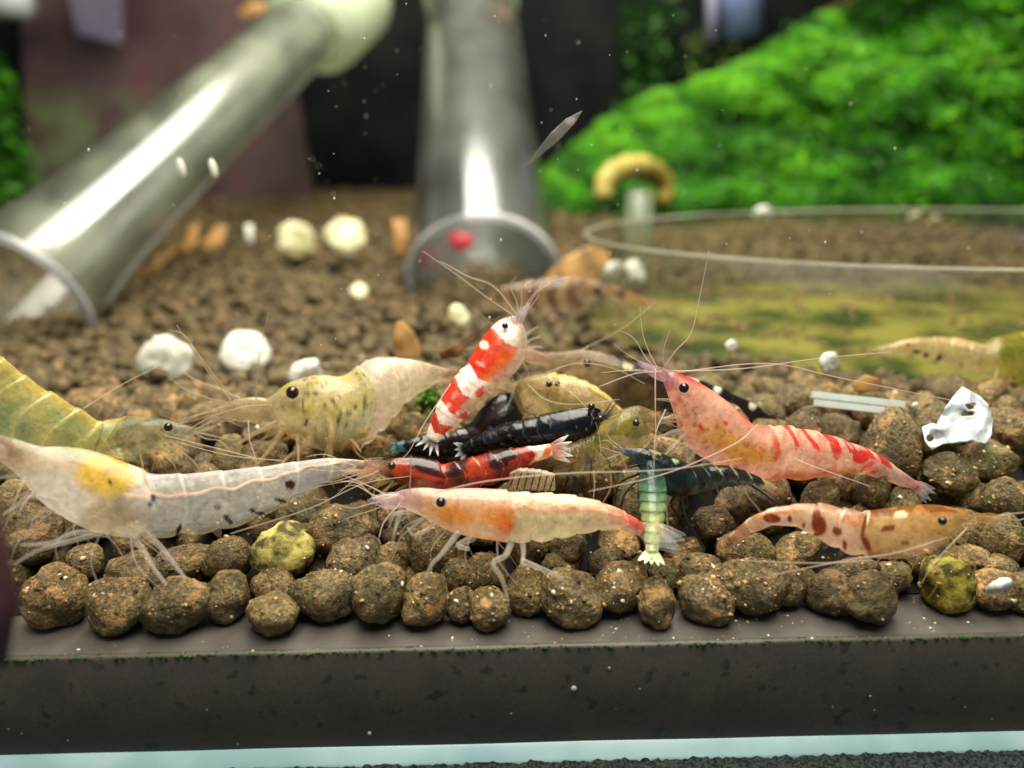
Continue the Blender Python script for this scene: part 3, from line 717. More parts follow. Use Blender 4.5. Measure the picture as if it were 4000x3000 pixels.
# glass dish
dr = thing('glass_dish', (DC[0], DC[1], 0.6), 'large clear glass dish with algae green floor at the right', 'glass dish')
def ell(u, k=1.0, z=0.0):
    x = DRX*k*math.cos(u); y = DRY*k*math.sin(u); return Vector((DC[0]+x*math.cos(DA)-y*math.sin(DA), DC[1]+x*math.sin(DA)+y*math.cos(DA), z))
ZB, ZT = 0.60, 2.0
seg = 128; v = []; f = []
prof = [(0.985, ZB), (1.0, ZB+0.1), (1.0, ZT), (0.985, ZT), (0.982, ZB+0.12)]
for (k, z) in prof:
    for i in range(seg): v.append(ell(2*math.pi*i/seg, k, z))
for j in range(4):
    for i in range(seg): i2 = (i+1) % seg; f.append((j*seg+i, j*seg+i2, (j+1)*seg+i2, (j+1)*seg+i))
mk('dish_wall', v, f, M['dish'], dr)
vv, ff = tube([ell(2*math.pi*i/160, 0.993, ZT) for i in range(161)], [0.018]*161, 8, False); mk('rim', vv, ff, mat_glass('dish_rim_glass', 'd8d4c0', 0.45, 0.15, 1.0), dr)
v = [ell(0, 0, ZB+0.05)]+[ell(2*math.pi*i/seg, 0.98, ZB+0.05) for i in range(seg)]; v[0] = Vector((DC[0], DC[1], ZB+0.05))
mk('dish_floor', v, [(0, 1+i, 1+(i+1) % seg) for i in range(seg)], M['dishfloor'], dr)

# pebbles, crumbs and a clear post inside or by the dish
b = MB()
for i in range(900):
    u = random.uniform(0, 6.28); k = random.random()**0.4; p = ell(u, 0.95*k, ZB+0.07)
    if noise.noise(Vector((p.x*0.8, p.y*0.8, 3))) < -0.05 and k < .9: continue
    vv, ff = ball(p, random.uniform(0.02, 0.07), 1, (1.2, 1, .7)); b.add(vv, ff)
tag(b.build('soil_crumbs', M['soil']), 'brown soil crumbs scattered on the green dish floor', 'crumbs', kind='stuff')
p0 = P(2478, 1165, 14.2); p1 = Vector((p0.x+0.05, p0.y, 2.45)); po = thing('glass_post', p0, 'short clear upright glass post under the mustard pod', 'glass post')
v, f = tube([p0, p1], [0.27, 0.25], 28); mk('post_wall', v, f, mat_glass('post_glass', 'c8d4b0', 0.14, 0.2, 1.6, (0.95, 1, 0.95)), po)
v, f = tube([p1+Vector((0.25*math.cos(a), 0.25*math.sin(a), 0)) for a in np.linspace(0, 6.2832, 25)], 0.02, 8, False); mk('rim', v, f, M['dish'], po)
# ------------------------------------------------------------------ shells, slivers, glint strips, litter
def snail(px, py, z, size_px, label, mat='white', rot=(0, 0, 0), name='snail_shell'):
    c = P(px, py, z); R0 = size_px/2*z/FPX; v = []; f = []; nr_, na = 22, 44; so = random.random()*9
    for j in range(nr_):
        th = math.pi*j/(nr_-1); rho = math.sin(th); zz = math.cos(th)
        for k in range(na):
            a = 2*math.pi*k/na; sw = 1+0.16*(k/na)                       # the last whorl swells
            gr = 0.5+0.5*math.cos(2*math.pi*(1.9*rho**1.3-k/na)); rr = R0*(0.93*rho*sw)
            rr *= 1+0.15*noise.noise(Vector((math.cos(a)*2+so, math.sin(a)*2, th)))
            h_ = R0*0.55*(abs(zz)**0.75)*(1 if zz > 0 else -1)*(0.86+0.09*gr-0.2*(1-rho)**2)+R0*0.05*noise.noise(Vector((math.cos(a)*3*rho+so, math.sin(a)*3*rho, zz*2)))
            v.append(Vector((rr*math.cos(a), rr*math.sin(a), h_)))
    for j in range(nr_-1):
        for k in range(na): f.append((j*na+k, j*na+(k+1) % na, (j+1)*na+(k+1) % na, (j+1)*na+k))
    M3 = Matrix((CX, CY, -FW)).transposed() @ Matrix.Rotation(rot[2], 3, 'Z') @ Matrix.Rotation(rot[0], 3, 'X') @ Matrix.Rotation(rot[1], 3, 'Y')
    v = [c+M3@q for q in v]; return tag(mk(name, v, f, M[mat], at=c), label, 'snail shell')
snail(640, 1420, 9.3, 205, 'round white empty snail shell, left one of the pair', rot=(0.2, -0.25, 2))
snail(955, 1375, 9.6, 185, 'white empty snail shell half sunk in soil, right one of the pair', rot=(-0.3, 0.3, 0.3))
snail(1190, 1470, 8.0, 150, 'white shell showing behind the speckled shrimp\'s back', rot=(1.0, 0.2, 1.0))
snail(1150, 940, 17.5, 150, 'blurred cream shell between the two glass tubes, left one', 'cream', (0.5, 0.3, 1))
snail(1345, 930, 17.0, 160, 'blurred cream shell just left of the middle tube\'s rim', 'cream', (0.4, 0.2, 2))
snail(1400, 1140, 12.5, 70, 'tiny pale shell on the soil below the middle tube', 'cream', (0.4, 0.2, 2))
snail(1790, 1235, 10.0, 100, 'small greenish cream shell left of the red and white shrimp\'s head', 'cream', (0.2, 0.9, 0.5))
snail(2395, 1068, 11.5, 110, 'white shell under the dish edge behind the brown striped shrimp, left one', 'white', (0.9, 0.4, 0.5))
snail(2480, 1062, 11.4, 110, 'white shell under the dish edge, right one', 'white', (0.9, 0.4, 1.5))
snail(2980, 838, 15.5, 75, 'tiny white shell before the moss mound', 'white', (0.8, 0, 0))
snail(3575, 850, 15.5, 50, 'cream dot shell by the dark gap under the moss, left one', 'cream', (0.8, 0, 0))
snail(3650, 866, 15.5, 52, 'cream dot shell by the dark gap under the moss, right one', 'cream', (0.8, 0, 0))
snail(3240, 1415, 7.3, 85, 'grey white translucent pebble shell at the dish front', 'white', (0.3, 0.3, 0))
snail(2858, 1352, 8.2, 52, 'small white bead on the green dish floor', 'white', (0.3, 0.3, 0))
snail(3575, 1587, 6.9, 34, 'tiny cream bead right of the glint strips', 'white', (0.3, 0.3, 0))
snail(3905, 2288, 5.25, 95, 'pale white pebble resting on the granules at the right end', 'white', (0.9, 0.3, 0))
def plate(name, outline, z, label, cat, mat, bulge=0.1, thick=0.02, tilt=0.0, wob=0.02, sub=3, holes=()):
    bm = bmesh.new(); vs = []
    cx = sum(p[0] for p in outline)/len(outline); cy = sum(p[1] for p in outline)/len(outline)
    mx = max(math.hypot(p[0]-cx, p[1]-cy) for p in outline)
    for p in outline: vs.append(bm.verts.new((p[0], p[1], 0)))
    bm.faces.new(vs); bmesh.ops.triangulate(bm, faces=bm.faces[:])
    for _ in range(sub): bmesh.ops.subdivide_edges(bm, edges=bm.edges[:], cuts=1, use_grid_fill=True)
    kill = [q for q in bm.verts if any(((q.co.x-h[0])/h[2])**2+((q.co.y-h[1])/h[3])**2 < 1 for h in holes)]
    if kill: bmesh.ops.delete(bm, geom=kill, context='VERTS')
    v = []
    for q in bm.verts:
        rr = math.hypot(q.co.x-cx, q.co.y-cy)/mx
        zz = z-bulge*(1-rr*rr)+tilt*(cy-q.co.y)/mx+wob*noise.noise(Vector((q.co.x/60, q.co.y/60, z)))
        v.append(P(q.co.x, q.co.y, zz))
    bm.verts.index_update(); f = [tuple(x.index for x in q.verts) for q in bm.faces]; bm.free()
    o = mk(name, v, f, M[mat], at=P(cx, cy, z)); md = o.modifiers.new('solid', 'SOLIDIFY'); md.thickness = thick; md.offset = 0
    return tag(o, label, cat)
plate('broken_shell', [(3760,1512),(3800,1535),(3830,1550),(3862,1585),(3878,1640),(3872,1700),(3850,1735),(3800,1722),(3740,1730),(3680,1735),(3640,1758),(3615,1725),(3603,1670),(3640,1655),(3660,1660),(3690,1600),(3720,1555)], 6.4,
      'large broken white snail shell with jagged edge and holes at the right', 'snail shell', 'crumple', 0.10, 0.012, 0.12, 0.13, 4, holes=((3632,1712,14,12),(3790,1585,14,10),(3775,1615,22,6)))
plate('leaf_flake', [(1550,1260),(1575,1255),(1610,1290),(1640,1340),(1645,1400),(1540,1400),(1535,1330)], 8.6, 'upright tan leaf flake behind the pale shrimp', 'leaf litter', 'orange', .05, .03)
plate('leaf_flake', [(2130,1080),(2200,1010),(2300,960),(2370,985),(2390,1050),(2360,1110),(2250,1120),(2160,1110)], 11.5, 'blurred golden leaf flake left of the white shells under the dish', 'leaf litter', 'orange', .1, .04)
plate('leaf_flake', [(3330,1500),(3380,1465),(3430,1480),(3435,1530),(3340,1530)], 7.1, 'small golden flake at the dish front above the glint strips', 'leaf litter', 'orange', .05, .03)
plate('leaf_flake', [(1715,1375),(1790,1340),(1880,1275),(1885,1300),(1830,1350),(1790,1395),(1725,1400)], 7.4, 'narrow brown leaf strip crossing behind the red and white shrimp', 'leaf litter', 'brown', .04, .03)
plate('leaf_flake', [(2010,1795),(2160,1780),(2260,1800),(2200,1830),(2080,1850),(2020,1840)], 6.15, 'dark brown scrap under the dark red shrimp\'s tail', 'leaf litter', 'brown', .05, .03)
plate('leaf_flake', [(1900,20),(1950,10),(1990,40),(2010,80),(1960,90),(1910,60)], 22, 'orange flake stuck near the top of the middle tube', 'leaf litter', 'orange', .1, .06)
plate('leaf_flake', [(930,50),(980,10),(1040,10),(1030,50),(960,75)], 24, 'orange flake near the top of the slanting tube', 'leaf litter', 'orange', .1, .06)
plate('leaf_flake', [(3180,60),(3300,0),(3420,-30),(3400,20),(3250,80)], 26, 'brown twig end above the green mound', 'leaf litter', 'brown', .1, .06)
plate('leaf_flake', [(1535,860),(1590,860),(1595,1000),(1540,1010)], 15, 'tan upright flake behind the middle tube\'s left edge', 'leaf litter', 'orange', .1, .06)
for i, (ol, lab) in enumerate((([(700,980),(740,890),(780,870),(770,950),(720,1000)], 'tan flake at the soil edge left of the cream shells'), ([(780,960),(850,880),(890,880),(870,960),(800,985)], 'wide tan flake beside the first cream shell'), ([(960,880),(985,880),(990,955),(965,960)], 'slim white shard standing left of the cream shells'), ([(560,1060),(640,980),(700,970),(620,1050),(560,1100)], 'tan flake lying beyond the left tube\'s opening'))):
    plate('leaf_flake' if i != 2 else 'shell_shard', ol, 16, lab, 'leaf litter' if i != 2 else 'shell shard', 'orange' if i != 2 else 'white', .1, .06)
plate('red_flake', [(1760,905),(1840,915),(1850,960),(1790,985),(1755,950)], 17, 'red flake seen through the middle tube\'s opening', 'flake', 'red', .1, .06)
def sliver(a, bq, w, label):  # white glints on the glass, built as solid strips
    p0, p1 = P(*a), P(*bq); ax = (p1-p0).normalized(); up = (CY-ax*CY.dot(ax)).normalized(); s = ax.cross(up); v = []
    for q in (p0, p1):
        for (u, t_) in ((-1, -1), (1, -1), (1, 1), (-1, 1)): v.append(q+up*u*w/2+s*t_*w*0.35)
    return tag(mk('glass_glint', v, [(0,1,2,3),(7,6,5,4),(0,4,5,1),(1,5,6,2),(2,6,7,3),(3,7,4,0)], M['sliver'], None, False, at=p0), label, 'glint strip', 'bright glints by the dish, built as strips')
sliver((3170, 1540, 6.95), (3535, 1580, 6.75), 0.062, 'longer bright glint on glass, built as a strip, above the other at the dish front')
sliver((3180, 1572, 6.85), (3455, 1602, 6.7), 0.06, 'shorter duller glint on glass, built as a strip, just below the longer one')
# slim clear blade drifting, oval eggs on the glass tube
plate('floating_sliver', [(2275,432),(2250,475),(2190,540),(2120,600),(2025,675),(2080,610),(2150,520),(2210,465)], 5.6, 'thin clear pointed sliver drifting in the water', 'sliver', 'drift', 0.03, 0.008)
for x, y, lab in ((708, 655, 'small pale oval speck on the slanting tube, left one'), (833, 657, 'small pale oval ring on the slanting tube, right one')):
    v, f = ball((0, 0, 0), 1, 3); c = P(x, y, 8.0); v = [c+(CX*(q[0]*0.4-q[2]*.25)+CY*q[2]+FW*q[1]*.4)*0.105 for q in v]; tag(mk('snail_egg', v, f, M['speck'], at=c), lab, 'egg')
b = MB()
for i in range(170):
    x = random.choice((random.uniform(60, 2100), random.uniform(1200, 2700), random.uniform(1000, 3900))); y = random.uniform(0, 1350)
    if i > 155: x = random.uniform(1200, 1560); y = random.uniform(180, 720)
    z = random.uniform(5.2, 8.5) if i < 110 else random.uniform(8, 11)
    vv, ff = ball(P(x, y, z), random.choice((0.004, 0.004, 0.005, 0.008)), 1, (1, 1, random.uniform(.8, 1.8))); b.add(vv, ff)
tag(b.build('water_specks', M['speck']), 'tiny white specks drifting in the water', 'specks', kind='stuff')
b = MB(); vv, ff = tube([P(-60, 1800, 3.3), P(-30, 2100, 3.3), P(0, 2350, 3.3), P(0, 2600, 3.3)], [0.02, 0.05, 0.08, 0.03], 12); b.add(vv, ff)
tag(b.build('maroon_reflection', M['edge_reflection']), 'dark maroon silicone bead at the tank\'s left corner', 'edge_reflection')  # added strip standing in for a dark reflection at the left edge
# pale striped moult between the dark red and the orange shrimp
# ------------------------------------------------------------------ shrimps
def project(q):
    r = Vector(q)-CAM; z = r.dot(FW); return 2000+FPX*r.dot(CX)/z, 1500-FPX*r.dot(CY)/z
def sstep(a, b, x): return smooth(a, b, x)
def mixc(a, b, t): return tuple(a[i]*(1-t)+b[i]*t for i in range(len(a)))
def N3(q, s, o=0.0): return noise.noise(Vector((q[0]*s+o, q[1]*s+o*2, q[2]*s-o)))
def blade(base, direc, side, length, width, c0, c1, thick=0.12, name='tail_blade', parent=None, bend=0.0):
    """flattened oval blade from base along direc; side is its width direction"""
    direc = direc.normalized(); side = (side-direc*side.dot(direc)).normalized(); nn = direc.cross(side); v = []; f = []; c = []
    nl, ns = 12, 10
    for i in range(nl):
        u = i/(nl-1); wd = width*(math.sin(math.pi*min(1, 0.12+u*0.88)**0.8)*0.92+0.08) if u < 0.999 else width*0.1
        for k in range(ns):
            th = 2*math.pi*k/ns
            v.append(base+direc*length*u+side*math.cos(th)*wd/2+nn*(math.sin(th)*wd/2*thick+bend*length*u*u))
            c.append(mixc(c0, c1, sstep(0.3, 0.85, u)))
    for i in range(nl-1):
        for k in range(ns): f.append((i*ns+k, i*ns+(k+1) % ns, (i+1)*ns+(k+1) % ns, (i+1)*ns+k))
    f.append(tuple(range(ns-1, -1, -1))); f.append(tuple((nl-1)*ns+k for k in range(ns)))
    return mk(name, v, f, M['shell'], parent, True, c)
PX = P
def thin_(name, pts, r0, r1, mat, parent, n_=26):
    a = crom([list(P(*p)) for p in pts], n_); v, f = tube([Vector(q) for q in a], [r0+(r1-r0)*i/(n_-1) for i in range(n_)], 6)
    return mk(name, v, f, mat, parent)
def shrimp(label, pairs, cf, tc=0.36, w=0.72, eyes=(), ants=(), legs=(), autolegs=None, fan=None, head=None, swim=None,
           ridges=0.07, gut=None, organ=None, n_=150, seg=40, antmat='ant', legmat='leg', rostrum=None, name='shrimp', cat='shrimp', eyecol='eye', group='dwarf shrimps on the soil', zk=1.0):
    P = lambda x, y, z: PX(x, y, z*zk)
    def thin(name, pts, r0, r1, mat, parent, n_=26): return thin_(name, [(x, y, z*zk) for x, y, z in pts], r0, r1, mat, parent, n_)
    rows = []
    for (dx, dy, vx, vy, z) in pairs:
        a, b = P(dx, dy, z), P(vx, vy, z); rows.append(list((a+b)/2)+list((a-b)/2))
    A = crom(rows, n_); V = []; F = []; C = []; cen = [Vector(q[:3]) for q in A]; hv = [Vector(q[3:]) for q in A]; T = []
    for i in range(n_):
        T.append((cen[min(i+1, n_-1)]-cen[max(i-1, 0)]).normalized())
    mid = cen[int(n_*0.35)]
    root = thing(name, (mid.x, mid.y, max(H(mid.x, mid.y), mid.z-0.4)), label, cat, group)
    for i in range(n_):
        s = i/(n_-1); B = T[i].cross(hv[i]).normalized()
        if B.dot(FW) > 0: B = -B
        L = hv[i].length
        if s < tc: mul = 1+0.05*sstep(tc-0.08, tc-0.005, s); p = 0
        else:
            p = ((s-tc)/(1-tc)*6) % 1.0; mul = 1+ridges*(sstep(0.0, 0.92, p)-0.5) - (0.04 if p > 0.97 else 0)
        for k in range(seg):
            th = 2*math.pi*k/seg; cu, si = math.cos(th), math.sin(th)
            mm = mul
            if s >= tc and cu < -0.3: mm *= 1+0.16*(-cu-0.3)*(math.sin(math.pi*p)-0.5)*(1 if ridges else 0)
            q = cen[i]+hv[i]*cu*mm+B*si*L*w*(mul**0.5)+T[i]*L*0.32*(1-cu*cu)*sstep(0.12, tc, s)*(1-sstep(.88, 1, s))
            V.append(q); px, py = project(q)
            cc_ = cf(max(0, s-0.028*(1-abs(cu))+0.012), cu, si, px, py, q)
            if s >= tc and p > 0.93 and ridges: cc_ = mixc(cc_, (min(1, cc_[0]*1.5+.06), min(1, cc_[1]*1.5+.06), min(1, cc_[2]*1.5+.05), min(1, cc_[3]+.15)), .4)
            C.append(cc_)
    for i in range(n_-1):
        for k in range(seg): F.append((i*seg+k, i*seg+(k+1) % seg, (i+1)*seg+(k+1) % seg, (i+1)*seg+k))
    F.append(tuple(range(seg-1, -1, -1))); F.append(tuple((n_-1)*seg+k for k in range(seg)))
    mk('body', V, F, M['shell'], root, True, C)
    def at_(s, cu=0.0, si=0.0):
        x = s*(n_-1); i = int(min(n_-2, x)); t = x-i; c = cen[i].lerp(cen[i+1], t); h = hv[i].lerp(hv[i+1], t)
        B = T[i].cross(h).normalized()
        if B.dot(FW) > 0: B = -B
        return c+h*cu+B*si*h.length*w, T[i], h, B
    for (ex, ey, ez, er) in eyes:
        c = P(ex, ey, ez); r = er*ez*zk/FPX; v, f = ball(c, r, 3); mk('eye', v, f, M[eyecol], root)
        b0, t0, h0, B0 = at_(0.12); v, f = tube([c+(b0-c)*0.35, c], [r*0.6, r*0.85], 10); mk('eyestalk', v, f, M[legmat], root)
    for a in ants:
        thin('antenna', a, 0.0062, 0.003, M[antmat], root, 34)
    for a in legs:
        pts_, r_ = a; g = thin('leg', pts_, r_, r_*0.45, M[legmat], root, 22)
    if autolegs:
        n0, s0, s1, spread, rad = autolegs
        for k_ in range(n0):
            s = s0+(s1-s0)*k_/(max(1, n0-1))
            for sd in (1, -1):
                b0, t0, h0, B0 = at_(s, -0.85, 0.35*sd)
                fwd = Vector((-t0.x, -t0.y, 0)); out_ = Vector((B0.x, B0.y, 0))*sd
                if fwd.length < 1e-3: continue
                foot = b0+fwd.normalized()*spread*(0.9-1.6*k_/max(1, n0-1)+0.2*random.random())+out_*spread*random.uniform(0.2, 0.7)
                gz = H(foot.x, foot.y)+0.04
                if b0.z-gz > 0.42: gz = b0.z-random.uniform(0.3, 0.42)
                foot.z = gz
                if foot.z > b0.z-0.03: foot.z = b0.z-0.08
                kn = b0.lerp(foot, 0.45)+out_*0.06+fwd.normalized()*0.06+Vector((0, 0, 0.03)); k2 = kn.lerp(foot, 0.55)+out_*0.03
                a = crom([list(b0), list(kn), list(k2), list(foot)], 16); v, f = tube([Vector(q) for q in a], [0.75*rad*(1-0.6*i/15) for i in range(16)], 6)
                mk('leg', v, f, M[legmat], root)
    if swim:
        s0, s1, ln, c0, c1 = swim
        for k in range(5):
            s = s0+(s1-s0)*k/4; b0, t0, h0, B0 = at_(s, -0.8, 0.2)
            blade(b0, -h0.normalized()+t0*0.55, t0, h0.length*ln, h0.length*ln*0.55, c0, c1, 0.15, 'swimmeret', root)
    if fan:
        ln, spread, nb, c0, c1, wd = fan[:6]; rot = fan[6] if len(fan) > 6 else 0
        b0, t0, h0, B0 = at_(0.985); hn = h0.normalized(); hn = (hn-t0*hn.dot(t0)).normalized(); z = (b0-CAM).dot(FW); L = ln*z/FPX
        for k in range(nb):
            a = R(rot)+(0 if nb == 1 else R(spread)*(k/(nb-1)-0.5)); dr = t0*math.cos(a)+hn*math.sin(a)+B0*0.1*(k % 2)
            blade(b0-t0*0.02, dr, hn if wd < 1 else B0, L*(0.86 if k == nb//2 else 1), L*abs(wd), c0, c1, 0.14, 'telson' if k == nb//2 else 'tail_blade', root)
    if head:
        ln, wd, c0, c1, drop = head
        b0, t0, h0, B0 = at_(0.05, -0.3); z = (b0-CAM).dot(FW); L = ln*z/FPX
        for sd in (1, -1):
            blade(b0+B0*sd*0.03, -t0-h0.normalized()*drop+B0*sd*0.15, h0, L, L*wd, c0, c1, 0.2, 'antennal_scale', root)
        for k in range(4):
            d_ = (-t0+h0.normalized()*(0.35-0.35*k)+B0*random.uniform(-.3, .3)).normalized(); p0 = b0-t0*L*0.3; 
            pt_ = [p0, p0+d_*L*0.6, p0+d_*L*1.2+h0.normalized()*L*random.uniform(-.1, .25), p0+d_*L*1.7+h0.normalized()*L*random.uniform(-.2, .5)]
            a = crom([list(q) for q in pt_], 14); v, f = tube([Vector(q) for q in a], [0.007-0.0004*i for i in range(14)], 6); mk('antennule', v, f, M[antmat], root)
        for k in range(3):
            bb, tt, hh, BB = at_(0.10+0.05*k, -0.8, 0.3); p1 = bb-tt*L*0.35-hh.normalized()*L*0.25; p2 = p1-tt*L*0.25-hh.normalized()*L*(0.2+.1*k)
            a = crom([list(bb), list(p1), list(p2)], 10); v, f = tube([Vector(q) for q in a], [0.015-0.001*i for i in range(10)], 7); mk('mouth_leg', v, f, M[legmat], root)
    if gut:
        s0, s1, cu, r, col = gut
        pts_ = []
        for i in range(50):
            s = s0+(s1-s0)*i/49; b0, t0, h0, B0 = at_(s, cu(s) if callable(cu) else cu, 0.80*math.sqrt(max(0, 1-(cu(s) if callable(cu) else cu)**2))); pts_.append(b0+h0.normalized()*0.03*noise.noise(Vector((i*0.23, 0, 4))))
        v, f = tube(pts_, [r*(1-0.4*i/49) for i in range(50)], 8); mk('gut', v, f, M[col], root)
    if organ:
        for (s, cu, rl, rh_, rb, mat) in organ:
            b0, t0, h0, B0 = at_(s, cu, 0.0); v, f = ICO[3]; hn = h0.normalized(); o_ = Vector((s*9, cu*5, 1))
            vv = [b0+(t0*q[0]*rl+hn*q[1]*rh_+B0*q[2]*rb)*(1+0.3*noise.noise(Vector(q)*1.6+o_)) for q in v]
            mk('stomach', vv, f, M[mat], root)
    return root, at_
M['organ_y'] = mat_plain('stomach_yellow', 'a8901a', 'd9bd28', 5, .6, 0, .2)
M['organ_o'] = mat_plain('stomach_ochre', 'a86a20', 'd08c34', 6, .6, 0, .2)
M['organ_t'] = mat_plain('stomach_olive', '4f4a1e', '7c7434', 6, .6, 0, .2)
M['organ_b'] = mat_plain('egg_saddle', '7a3a10', 'b06a24', 9, .6, 0, .2)
M['gut'] = mat_plain('gut_peach', 'b08868', 'd8b090', 6, .6, 0, .2)
M['gut_r'] = mat_plain('gut_red', 'd88a70', 'e8b090', 6, .6, 0, .2)

def L4(h, a): return (*lin(h), a)
def spots(px, py, col, lst):
    for (x, y, rx, ry, ang, c) in lst:
        ca, sa = math.cos(R(ang)), math.sin(R(ang)); u = ((px-x)*ca+(py-y)*sa)/rx; v_ = (-(px-x)*sa+(py-y)*ca)/ry
        dd = u*u+v_*v_
        if dd < 1.4: col = mixc(col, c, 1-sstep(0.8, 1.4, dd))
    return col
BLK = L4('17141e', 0.97)

# 1. big clear pale shrimp, front left
def cf(s, cu, si, px, py, q):
    c = mixc(L4('dcc8a8', 0.6), L4('d2d0ca', 0.6), sstep(0.34, 0.42, s))
    if s < 0.4: c = mixc(c, L4('ece4d8', 0.85), sstep(0.1, .45, N3(q, 2.2)+0.25))
    d2 = ((px-430)/165)**2+((py-1850)/105)**2+0.35*N3(q, 4)
    c = mixc(c, L4('e0b81e', 0.92), (1-sstep(0.35, 1.05, d2))*0.85)
    c = mixc(c, L4('c9a98c', 0.5), sstep(0.85, 1, s)*0.7)
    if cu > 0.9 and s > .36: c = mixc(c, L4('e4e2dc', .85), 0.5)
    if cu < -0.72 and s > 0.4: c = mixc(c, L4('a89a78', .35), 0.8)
    c = mixc(L4('d0aa88', .35), c, sstep(.02, .17, s))
    return spots(px, py, c, [(598,1945,12,13,0,L4('3a4250',.9)),(585,1975,9,14,30,L4('3a4250',.9)),(850,1980,14,12,0,L4('566070',.8)),(698,2070,9,28,22,BLK),
        (890,2030,12,26,-42,BLK),(985,1995,14,9,0,BLK),(1015,2005,22,8,8,BLK),(1095,1955,26,9,15,BLK),(1133,1893,20,18,0,L4('4a1418',1)),(430,1885,8,5,0,BLK)])
shrimp('large clear whitish shrimp with yellow stomach and dark spots, front left', [
    (-40,1690,-60,1760,5.1),(60,1715,40,1830,5.15),(160,1745,100,1890,5.2),(230,1745,170,1965,5.25),(330,1755,260,2025,5.3),(440,1788,370,2075,5.35),(530,1828,500,2095,5.4),(610,1852,620,2095,5.45),
    (750,1848,740,2085,5.5),(900,1835,880,2065,5.55),(1040,1820,1020,2015,5.6),(1180,1800,1160,1945,5.65),(1290,1790,1270,1890,5.7),(1380,1795,1370,1850,5.75),(1420,1800,1420,1835,5.8)],
    cf, zk=1.000, tc=0.40, w=0.6, ridges=0.03, autolegs=(4, 0.2, 0.38, 0.35, 0.012), n_=240, seg=48, swim=(0.5, 0.86, 0.5, L4('b8a888', .3), L4('a89a78', .25)),
    gut=(0.36, 0.93, lambda s: 0.28+0.6*(s-0.4), 0.024, 'gut'), fan=(120, 22, 5, L4('c8a890', .45), L4('b8a08a', .35), 0.25),
    legs=[([(500,2080,5.4),(560,2150,5.3),(600,2220,5.25),(650,2285,5.2)], 0.026), ([(560,2080,5.4),(620,2130,5.35),(670,2190,5.3),(725,2262,5.25)], 0.026),
          ([(230,1960,5.2),(120,1940,5.0),(60,1980,4.95),(10,2010,4.9)], 0.018), ([(430,2090,5.3),(300,2080,5.1),(200,2120,5.0),(80,2130,5.0)], 0.02), ([(400,2080,5.3),(250,2120,5.1),(150,2150,5.0),(60,2200,5.0)], 0.02)],
    ants=[[(100,1860,5.1),(60,1950,5.0),(20,2060,4.95),(-20,2160,4.9)], [(150,1900,5.2),(80,1990,5.0),(60,2100,5.0)], [(900,2085,5.5),(1200,1990,5.5),(1420,1890,5.6),(1600,1860,5.7)]], head=(150, 0.35, L4('d8c4b0', .4), L4('c8b4a0', .3), 0.1))

# 2. greenish shrimp facing right, left edge
def cf(s, cu, si, px, py, q):
    if s < 0.30:
        c = L4('a29c6c', 0.5); c = mixc(c, L4('8a5a24', .8), sstep(0.15, .4, N3(q, 5))*(1-sstep(0.6, 1.2, ((px-460)/110)**2+((py-1745)/40)**2)))
        c = mixc(c, L4('a8a888', .45), sstep(0.28, 0.05, 0.33-s)*0 + (1-sstep(0.02, .14, s)))
        if N3(q, 26) > 0.38: c = mixc(c, L4('3a3a24', .9), .7)
        if N3(q, 9, 4) > 0.2: c = mixc(c, L4('5f7a58', .7), .6)
        return c
    c = L4('cfc678', 0.8)
    c = mixc(c, L4('92ab7c', .8), sstep(0.0, 0.4, N3(q, 3.2, 2)+0.12)*(1-sstep(0.6, .9, cu)))
    p = ((s-.30)/.70*6) % 1
    if p > 0.86 or p < .06: c = mixc(c, L4('ded28a', .85), .6)
    if cu > 0.75: c = mixc(c, L4('c9a850', .9), .6)
    return c
shrimp('greenish yellow shrimp entering from the left edge, head pointing right', [
    (760,1672,760,1682,6.3),(700,1655,712,1712,6.3),(655,1640,660,1745,6.3),(600,1632,600,1765,6.28),(500,1628,490,1785,6.25),(420,1640,395,1795,6.2),(395,1648,330,1800,6.15),
    (320,1605,190,1790,6.05),(230,1552,90,1750,5.95),(140,1500,-10,1680,5.85),(60,1440,-90,1600,5.75),(0,1390,-130,1500,5.65),(-60,1300,-170,1400,5.6)],
    cf, tc=0.30, w=0.62, eyes=[(657, 1668, 6.08, 17)], ridges=0.06, autolegs=(4, 0.1, 0.28, 0.35, 0.012), legmat='leg_tan', head=(110, 0.25, L4('a8a080', .4), L4('a8a080', .3), 0.0),
    ants=[[(720,1690,6.2),(820,1630,6.0),(950,1590,6.0),(1060,1580,6.1)], [(700,1660,6.2),(740,1630,6.2),(860,1600,6.1),(900,1560,6.1)], [(320,1600,6.2),(480,1500,6.4),(640,1420,6.6),(740,1370,6.7)]])

# 3. speckled shrimp facing left
def cf(s, cu, si, px, py, q):
    if s < 0.50:
        c = mixc(L4('d0be92', 0.65), L4('e2d290', .78), sstep(0.1, .3, s))
        c = mixc(c, L4('a8b498', .8), sstep(-0.1, .3, -cu)*sstep(.25, .4, s)*.7)
        if px > 1180 and py < 1700:
            n1 = N3(q, 27, 3); c = mixc(c, L4('3a3208', 1), sstep(0.17, 0.26, n1)*sstep(-.2, .1, N3(q, 3, 8)+0.14)*(1 if py < 1660 else .5))
        c = mixc(c, L4('d8c84c', .7), sstep(.15, .4, N3(q, 6, 1))*0.6)
        c = mixc(c, L4('c8b078', .35), sstep(.45, .8, -cu))
        return c
    c = mixc(L4('e4d4ba', .82), L4('d4bc94', .5), sstep(.75, 1, s)); 
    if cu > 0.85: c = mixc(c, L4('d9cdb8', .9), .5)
    return c
